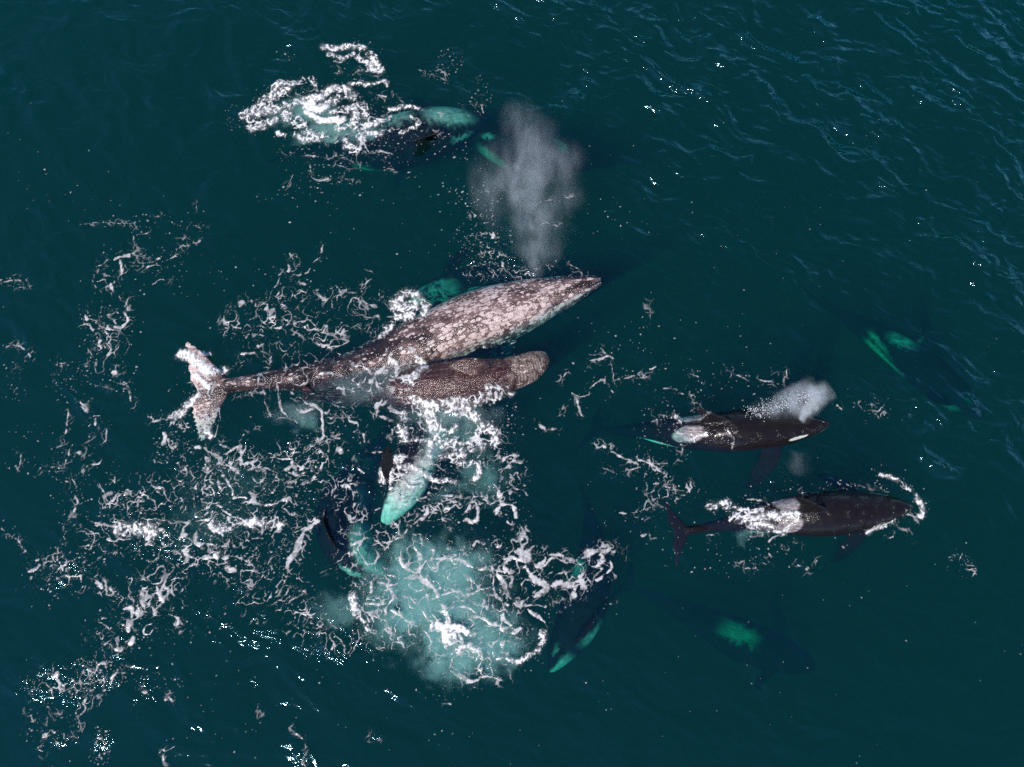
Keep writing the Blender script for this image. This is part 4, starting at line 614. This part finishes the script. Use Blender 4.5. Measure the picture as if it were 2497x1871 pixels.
for line in FOAM.strip().split('\n'):
    if line[1] == ' ' and line[0] in REG and line[0].isalpha() and line[2].isalpha(): reg = REG[line[0]]; line = line[2:]
    for st in line.split(';'):
        q = st.split()
        if not q: continue
        v = [float(t) for t in q[1:]]
        if q[0] == 'p':  # foam specks; in glint zones the white specks are painted sun glints
            cx, cyy, rx, ry, nn_ = v
            k = int(nn_ * .62); ang = sr.uniform(0, 6.283, k); rr = sr.uniform(0, 1, k) ** .6
            X_ = reg[0] + (cx + rx * rr * np.cos(ang)) / reg[2]; Y_ = reg[1] + (cyy + ry * rr * np.sin(ang)) / reg[2]
            w_ = Wp(X_, Y_)
            for p_ in w_: speck.append((p_[0], p_[1], sr.choice([.009, .013, .02, .028], p=[.45, .33, .16, .06]), sr.uniform(.35, .95)))
            continue
        kind, wd = q[0][0], float(q[0][1:])
        v = np.array(v).reshape(-1, 2); wp = Wp(reg[0] + v[:, 0] / reg[2], reg[1] + v[:, 1] / reg[2])[:, :2]
        if len(wp) > 2:
            wp = catmull(np.hstack([wp, np.zeros((len(wp), 1))]), len(wp) * 4)[:, :2]
        r = wd / PXM * {'s': .38, 'n': .47}.get(kind, .60)
        big = r * (2.9 if kind in 'cdl' else 3.5) + .30
        sl = box(wp, big)
        x_, y_ = FX[sl], FY[sl]
        if x_.size == 0: continue
        wa = .62 if kind in 'sn' else .9
        d_, t_ = seg_dist(x_ + WX[sl] * wa, y_ + WY[sl] * wa, wp)
        off = sr.uniform(0, 50)
        if kind in 'sn':
            ww = r * (.75 + 1.5 * np.clip(perlin(x_ * 2.3 + off, y_ * 2.3, 181) + .1, -.4, 1)) * np.where(t_ < .1, .4 + 6 * t_, 1)
            e_ = np.exp(-(d_ / np.maximum(ww * 1.2, .008)) ** 2)
            brk = sstep(-.42 if kind == 'n' else -.16, .08, perlin(x_ * 3.6 + off, y_ * 3.6, 191) + .14)
            c_ = sstep(.26, .86, e_ * (1.0 + .50 * RAG[sl] + .15 * (THR[sl] - .3))) * brk
            c_ = c_ * np.clip(.60 + .6 * TONE[sl] + .45 * RAG[sl] + (.10 if kind == 'n' else 0), .22, .95)
            fr_ = np.exp(-(d_ / (r * 3.2 + .16)) ** 2); fr_ = sstep(.15, .75, fr_ * (.08 + THR[sl])) * (.60 if kind == 'n' else .45) * sstep(-.30, .20, BIG[sl])
            c_ = np.maximum(c_, fr_); rl = c_ * .004
        elif kind == 'c':
            e_ = np.exp(-(d_ / (r * 1.7 + .04)) ** 2)
            q_ = np.maximum(THR[sl], .55 * TURB[sl] + .5 * RAG[sl])
            c_ = sstep(.36, .96, e_ * (.44 + q_ * .85 + .40 * RAG[sl] + .35 * BIG[sl])) * sstep(.06, .3, e_)
            c_ = c_ * np.clip(.85 + .5 * TONE[sl] + .3 * RAG[sl], .45, 1); c_ = np.maximum(c_, e_ ** 1.5 * np.clip(.30 + .5 * BIG[sl] + .25 * TONE[sl], 0, .5)); rl = (.01 + .05 * TURB[sl] ** 2) * e_ * c_ * min(1, wd / 12)
        elif kind == 'd':
            e_ = np.exp(-(d_ / (r * 1.4)) ** 2); c_ = sstep(.12, .85, e_ * (.70 + .45 * RAG[sl] + .35 * BIG[sl] + .4 * THR[sl])); c_ = np.maximum(c_, e_ ** 1.3 * np.clip(.42 + .4 * BIG[sl] + .3 * TONE[sl], .1, .7)); rl = (.008 + .02 * TURB[sl]) * e_
        else:
            e_ = np.exp(-(d_ / (r * 1.6)) ** 2)
            c_ = sstep(.20, .80, e_ * (.02 + THR[sl] * (.95 + .4 * RAG[sl]) + .45 * BIG[sl])) * np.clip(.66 + .6 * TONE[sl], .25, .9); rl = c_ * .015
        TH[sl] = np.maximum(TH[sl], c_ * {'c': .85, 'd': 1., 'n': .42, 's': .26, 'l': .28}[kind]); D[sl] = np.maximum(D[sl], c_); RL[sl] = np.maximum(RL[sl], rl)
        # specks thrown off the stroke
        k = int(len(wp) * (.55 if kind in 'sn' else 1.8)); ii = sr.integers(0, len(wp), k)
        sp = wp[ii] + sr.normal(0, .16 + r * .9, (k, 2))
        for p_ in sp: speck.append((p_[0], p_[1], sr.choice([.008, .012, .018], p=[.5, .35, .15]), sr.uniform(.3, .9)))
k = 150                                              # stray flecks over the rest of the water
for x_, y_ in zip(sr.uniform(0, 2497, k), sr.uniform(250, 1871, k)):
    p_ = Wp(x_, y_); speck.append((p_[0], p_[1], sr.choice([.010, .015, .02]), sr.uniform(.4, .9)))
for sx, sy, r, al in speck:
    el = sr.uniform(.6, 1.8); an = sr.uniform(-.6, .6)
    P_ = np.array([[sx, sy]]); sl = box(P_, r * 2.6 + GS)
    x_, y_ = FX[sl] - sx, FY[sl] - sy
    if x_.size == 0: continue
    u_ = x_ * math.cos(an) + y_ * math.sin(an); v_ = -x_ * math.sin(an) + y_ * math.cos(an)
    D[sl] = np.maximum(D[sl], al * sstep(1.5, .5, np.hypot(u_ / el, v_ * el ** .3) / r))
# clumps: split the sheet into its cover by quads that hold any foam
keep = D > .03
qk = keep[:-1, :-1] | keep[1:, :-1] | keep[:-1, 1:] | keep[1:, 1:]
jj, ii = np.nonzero(qk); W_ = len(fx)
idx = np.stack([jj * W_ + ii, jj * W_ + ii + 1, (jj + 1) * W_ + ii + 1, (jj + 1) * W_ + ii], -1)
used, invx = np.unique(idx, return_inverse=True); F = invx.reshape(-1, 4)
vx, vy = FX.ravel()[used], FY.ravel()[used]; dz = D.ravel()[used]
vz = height(vx, vy)
from mathutils.bvhtree import BVHTree
for ob in WASHED:                                    # foam that washes over a back lies on the back
    vv = verts(ob.data); lo_ = vv.min(0) - .05; hi = vv.max(0) + .05
    bv = BVHTree.FromPolygons([Vector(v) for v in vv.tolist()], [tuple(p.vertices) for p in ob.data.polygons])
    for q in np.nonzero((vx > lo_[0]) & (vx < hi[0]) & (vy > lo_[1]) & (vy < hi[1]))[0]:
        hit = bv.ray_cast(Vector((vx[q], vy[q], 3.0)), Vector((0, 0, -1)))
        if hit[0] is not None and hit[0].z > vz[q] - .02:
            if hit[0].z - vz[q] > .85: dz[q] = 0
            vz[q] = hit[0].z
vz = vz + .012 + RL.ravel()[used] + dz * .006
print('foam quads', len(F), 'specks', len(speck))
me = new_mesh('sea_foam', np.stack([vx, vy, vz], -1), F, {'cover': dz, 'thick': TH.ravel()[used]})
m = N('sea_foam')
cv = m.attr('cover').outputs['Fac']; gp = m.n('ShaderNodeNewGeometry').outputs['Position']
n1 = m.noise(gp, 26, 3, .7); n2 = m.noise(gp, 70, 2, .6)
al = m.mapr(m.math('ADD', cv, m.math('MULTIPLY', m.math('SUBTRACT', n1, .5), .30)), .06, .90)
c = m.mix(m.math('MULTIPLY_ADD', m.mapr(n1, .4, .65), .22, m.attr('thick').outputs['Fac'], clamp=True), col(.31, .295, .295), col(.82, .80, .78))
hgt = m.math('MULTIPLY', m.math('ADD', m.math('MULTIPLY', n1, .030), m.math('MULTIPLY', n2, .012)), m.math('ADD', m.attr('thick').outputs['Fac'], .05))
b = m.n('ShaderNodeBump', {'Height': hgt, 'Distance': 1.0, 'Strength': .5}).outputs[0]
p = m.n('ShaderNodeBsdfPrincipled', {'Base Color': c, 'Roughness': .18, 'Specular IOR Level': .4, 'Normal': b})
p2 = m.n('ShaderNodeMixShader', {0: al, 1: m.n('ShaderNodeBsdfTransparent').outputs[0], 2: p.outputs[0]})
m.set(m.out.inputs['Surface'], p2)
foam = obj('sea_foam', me, m.m, 'white and grey foam in lacy strands and churned rings over the dark teal water', 'sea foam', kind='stuff')

# ------------------------------------------------------------------ bubbles stirred into the water
def cloud(name, blobs, depth, dens, label, colr=(.72, .985, .90), seed=0, step=.06):
    """blobs: cx cy rx ry (px), weight; a lens of bubbly water whose thickness fades to nothing at its rim"""
    c_ = [(Wp(a, b)[0], Wp(a, b)[1], rx / PXM, ry / PXM, wt) for a, b, rx, ry, wt in blobs]
    x0 = min(c[0] - 1.5 * c[2] for c in c_) - .3; x1 = max(c[0] + 1.5 * c[2] for c in c_) + .3
    y0 = min(c[1] - 1.5 * c[3] for c in c_) - .3; y1 = max(c[1] + 1.5 * c[3] for c in c_) + .3
    X_, Y_ = np.meshgrid(np.arange(x0, x1, step), np.arange(y0, y1, step))
    wx = X_ + .8 * fbm(X_ * .9, Y_ * .9, seed + 1, 5, .6); wy = Y_ + .8 * fbm(X_ * .9, Y_ * .9, seed + 2, 5, .6)
    T = np.zeros(X_.shape)
    for a, b, rx, ry, wt in c_:
        r = np.hypot((wx - a) / rx, (wy - b) / ry); T = T + wt * np.exp(-r * r * 1.7)
    T = T * np.clip(.65 + .8 * fbm(X_ * 1.5, Y_ * 1.5, seed + 3, 5, .6) + .55 * (ridged((wx) * 1.4, (wy) * 1.4, seed + 9, 4, .6) - .5), .05, 2)
    T = np.clip(T - .03, 0, 3)
    ok = T > 0; q = ok[:-1, :-1] | ok[1:, :-1] | ok[:-1, 1:] | ok[1:, 1:]
    n_y, n_x = X_.shape; jj, ii = np.nonzero(q)
    idx = np.stack([jj * n_x + ii, jj * n_x + ii + 1, (jj + 1) * n_x + ii + 1, (jj + 1) * n_x + ii], -1)
    us, iv = np.unique(idx, return_inverse=True); F = iv.reshape(-1, 4)
    h_ = height(X_.ravel()[us], Y_.ravel()[us]); t_ = T.ravel()[us]
    rim = t_ <= 0
    top = h_ - .10 - depth[0]; bot = top - t_ * depth[1]
    nv = len(us); V = np.vstack([np.stack([X_.ravel()[us], Y_.ravel()[us], top], -1), np.stack([X_.ravel()[us], Y_.ravel()[us], bot - .003], -1)])
    FF = [F, F[:, ::-1] + nv]
    ed = {}
    for f in F:
        for k in range(4):
            a, b = int(f[k]), int(f[(k + 1) % 4])
            if (b, a) in ed: del ed[(b, a)]
            else: ed[(a, b)] = 1
    e = np.array(list(ed)); FF.append(np.stack([e[:, 1], e[:, 0], e[:, 0] + nv, e[:, 1] + nv], -1))
    me = new_mesh(name, V, np.vstack(FF)); outside(me)
    mm = N(name); mm.set(mm.out.inputs['Volume'], mm.n('ShaderNodeVolumeScatter', {'Color': col(*colr), 'Density': dens, 'Anisotropy': .0}))
    return obj(name, me, mm.m, label, 'bubble cloud', kind='stuff')
cloud('bubble_cloud', [(1010, 1405, 95, 85, .9), (1110, 1395, 85, 65, .9), (1010, 1480, 110, 75, .9), (1095, 1345, 30, 45, .3), (960, 1350, 40, 30, .12), (1100, 1480, 60, 50, .5),
                       (1140, 1585, 95, 62, .62), (1100, 1640, 60, 36, .25), (1210, 1560, 75, 60, .45), (1070, 1560, 50, 60, .6), (828, 1485, 60, 45, .22), (1060, 1470, 150, 130, .35), (1140, 1580, 60, 40, .5)], (.03, .62), 3.2,
      'milky green cloud of bubbles under the veined foam low in the middle', seed=300)
cloud('bubble_cloud', [(720, 1010, 60, 30, .35), (870, 930, 130, 55, .28), (980, 900, 80, 60, .35), (1090, 1010, 110, 35, .5), (1050, 1080, 40, 60, .3)], (-.1, .4), 3.4,
      'thin milky bubbles washing over the large whale and its calf', seed=330)
cloud('bubble_cloud', [(765, 270, 45, 35, .9), (815, 315, 60, 30, .6), (700, 270, 60, 40, .3), (740, 330, 50, 25, .3), (880, 320, 60, 30, .25)], (.0, .5), 4.0,
      'pale bubbles inside the ring of the splash far up the picture', seed=360)
cloud('bubble_cloud', [(1110, 1055, 75, 45, .5), (1180, 1150, 60, 60, .4), (1120, 1210, 60, 35, .3), (560, 1180, 200, 90, .10), (500, 1290, 160, 60, .12), (1950, 1275, 60, 20, .3), (1840, 1300, 60, 14, .4), (750, 1025, 30, 18, .4)], (.05, .5), 2.6,
      'pale bubbles in the ring of foam below the calf', seed=390)

# ------------------------------------------------------------------ the blows: mist in the air
def blow(name, axis, rads, dens, puffs, label, seed=0., colr=(.99, .91, .88), step=1., nsc=1.5, thr=.34):
    pts = np.array([Wp(a, b, z) for a, b, z in axis]); C_ = catmull(pts, 40); rr = np.interp(np.linspace(0, 1, 40), np.linspace(0, 1, len(rads)), rads)
    th = np.linspace(0, 2 * math.pi, 28, endpoint=False); rings = []
    T = np.gradient(C_, axis=0); T /= np.linalg.norm(T, axis=1)[:, None]
    for c_, t_, r in zip(C_, T, rr):
        s_ = np.cross(t_, [.3, 0, 1.]); s_ /= np.linalg.norm(s_); u_ = np.cross(s_, t_)
        rings.append(c_ + r * (np.cos(th)[:, None] * s_ + np.sin(th)[:, None] * u_))
    V, F = loft(rings); V[:, 2] = np.maximum(V[:, 2], .22)
    me = new_mesh(name, V, F); outside(me); mm = N(name)
    P = mm.n('ShaderNodeNewGeometry').outputs['Position']
    wv = mm.n('ShaderNodeTexNoise', {'Vector': P, 'Scale': .9, 'Detail': 3.}).outputs[1]
    wv = mm.n('ShaderNodeVectorMath', {0: wv, 1: (.5, .5, .5)}, operation='SUBTRACT').outputs[0]
    wv = mm.n('ShaderNodeVectorMath', {0: wv, 1: (.8, .8, .8)}, operation='MULTIPLY').outputs[0]
    PW = mm.n('ShaderNodeVectorMath', {0: P, 1: wv}, operation='ADD').outputs[0]
    tot = None
    for px, py, z, r, wt in puffs:
        c_ = Wp(px, py, z)
        d_ = mm.n('ShaderNodeVectorMath', {0: PW, 1: tuple(c_)}, operation='DISTANCE').outputs['Value']
        e_ = mm.math('MULTIPLY', mm.mapr(d_, 0, r, 1, 0), wt)
        tot = e_ if tot is None else mm.math('ADD', tot, e_)
    n_ = mm.noise(mm.n('ShaderNodeMapping', {'Vector': P, 'Location': (seed, 0, 0), 'Scale': (1.5, .75, .9)}).outputs[0], nsc, 6, .68, .5)
    dd = mm.math('MULTIPLY', mm.math('MULTIPLY', tot, mm.mapr(n_, thr, .70, .10, 1)), dens)
    mm.set(mm.out.inputs['Volume'], mm.n('ShaderNodeVolumeScatter', {'Color': col(*colr), 'Density': dd, 'Anisotropy': .2}))
    return obj(name, me, mm.m, label, 'whale blow', kind='stuff')
blow('whale_blow', [(1310, 672, .3), (1306, 600, 1.0), (1300, 500, 1.9), (1300, 400, 2.5), (1300, 300, 2.9), (1295, 225, 3.0)], [.5, 1.1, 2.0, 2.2, 1.9, .7], 1.05,
     [(1308, 655, .5, .42, 1.4), (1300, 610, .9, .75, 1.1), (1298, 555, 1.3, .85, .8), (1285, 500, 1.7, .9, .8), (1270, 450, 2.0, 1.0, .8), (1300, 405, 2.3, 1.1, .7), (1365, 400, 2.2, 1.0, .40), (1370, 470, 2.0, .95, .35), (1290, 350, 2.6, .9, .5),
      (1320, 330, 2.6, .8, .4), (1270, 290, 2.9, .8, .4), (1190, 470, 1.6, 1.2, .34), (1180, 540, 1.4, 1.0, .12), (1340, 540, 1.6, .9, .4), (1230, 400, 2.2, 1.1, .3), (1350, 610, 1.0, .7, .35)],
     'tall grey misty blow drifting up from the blowholes of the large whale', 3.1)
blow('whale_blow', [(1830, 1008, .45), (1880, 1000, .6), (1940, 995, .7), (1990, 975, .95), (2030, 950, 1.1)], [.25, .75, 1.0, 1.05, .5], 11.0,
     [(1958, 1022, .42, .20, 2.2), (1968, 1008, .55, .24, 1.9), (1980, 994, .7, .30, 1.5), (1993, 980, .85, .36, 1.0), (2006, 962, 1.0, .48, .55), (1975, 955, 1.0, .50, .30), (1940, 968, .9, .5, .22), (1915, 985, .8, .55, .22), (1945, 1000, .6, .45, .35), (1885, 995, .6, .45, .18), (1850, 1002, .5, .35, .10)],
     'short bright puff of mist over the head of the surfacing orca', 9.7, nsc=2.2)
blow('whale_blow', [(1940, 1150, .3), (1950, 1130, .5), (1960, 1105, .6)], [.3, .6, .3], .7, [(1945, 1140, .5, .45, .8), (1958, 1115, .55, .4, .6)], 'faint wisp of mist beside the flipper of the surfacing orca', 14.7, nsc=2.)
# droplets thrown up with the orca's breath
bm = bmesh.new(); dr = np.random.default_rng(5)
for k in range(520):
    t = dr.uniform(0, 1) ** .8
    px = 1985 - t * 150 + dr.normal(0, 14); py = 1018 - (1 - t) * 45 - dr.uniform(0, 1) * 22 + dr.normal(0, 7); z = .35 + .45 * (1 - t) + dr.uniform(0, .25)
    v = Wp(px, py, z); r = dr.choice([.007, .010, .014])
    bmesh.ops.create_icosphere(bm, subdivisions=1, radius=r, matrix=Matrix.Translation(tuple(v)))
me = bpy.data.meshes.new('spray'); bm.to_mesh(me); bm.free()
m = N('spray_water'); m.set(m.out.inputs['Surface'], m.n('ShaderNodeBsdfPrincipled', {'Base Color': col(.8, .8, .8), 'Roughness': .15}))
obj('spray', me, m.m, 'fine white droplets of spray over the back of the surfacing orca', 'spray', kind='stuff')
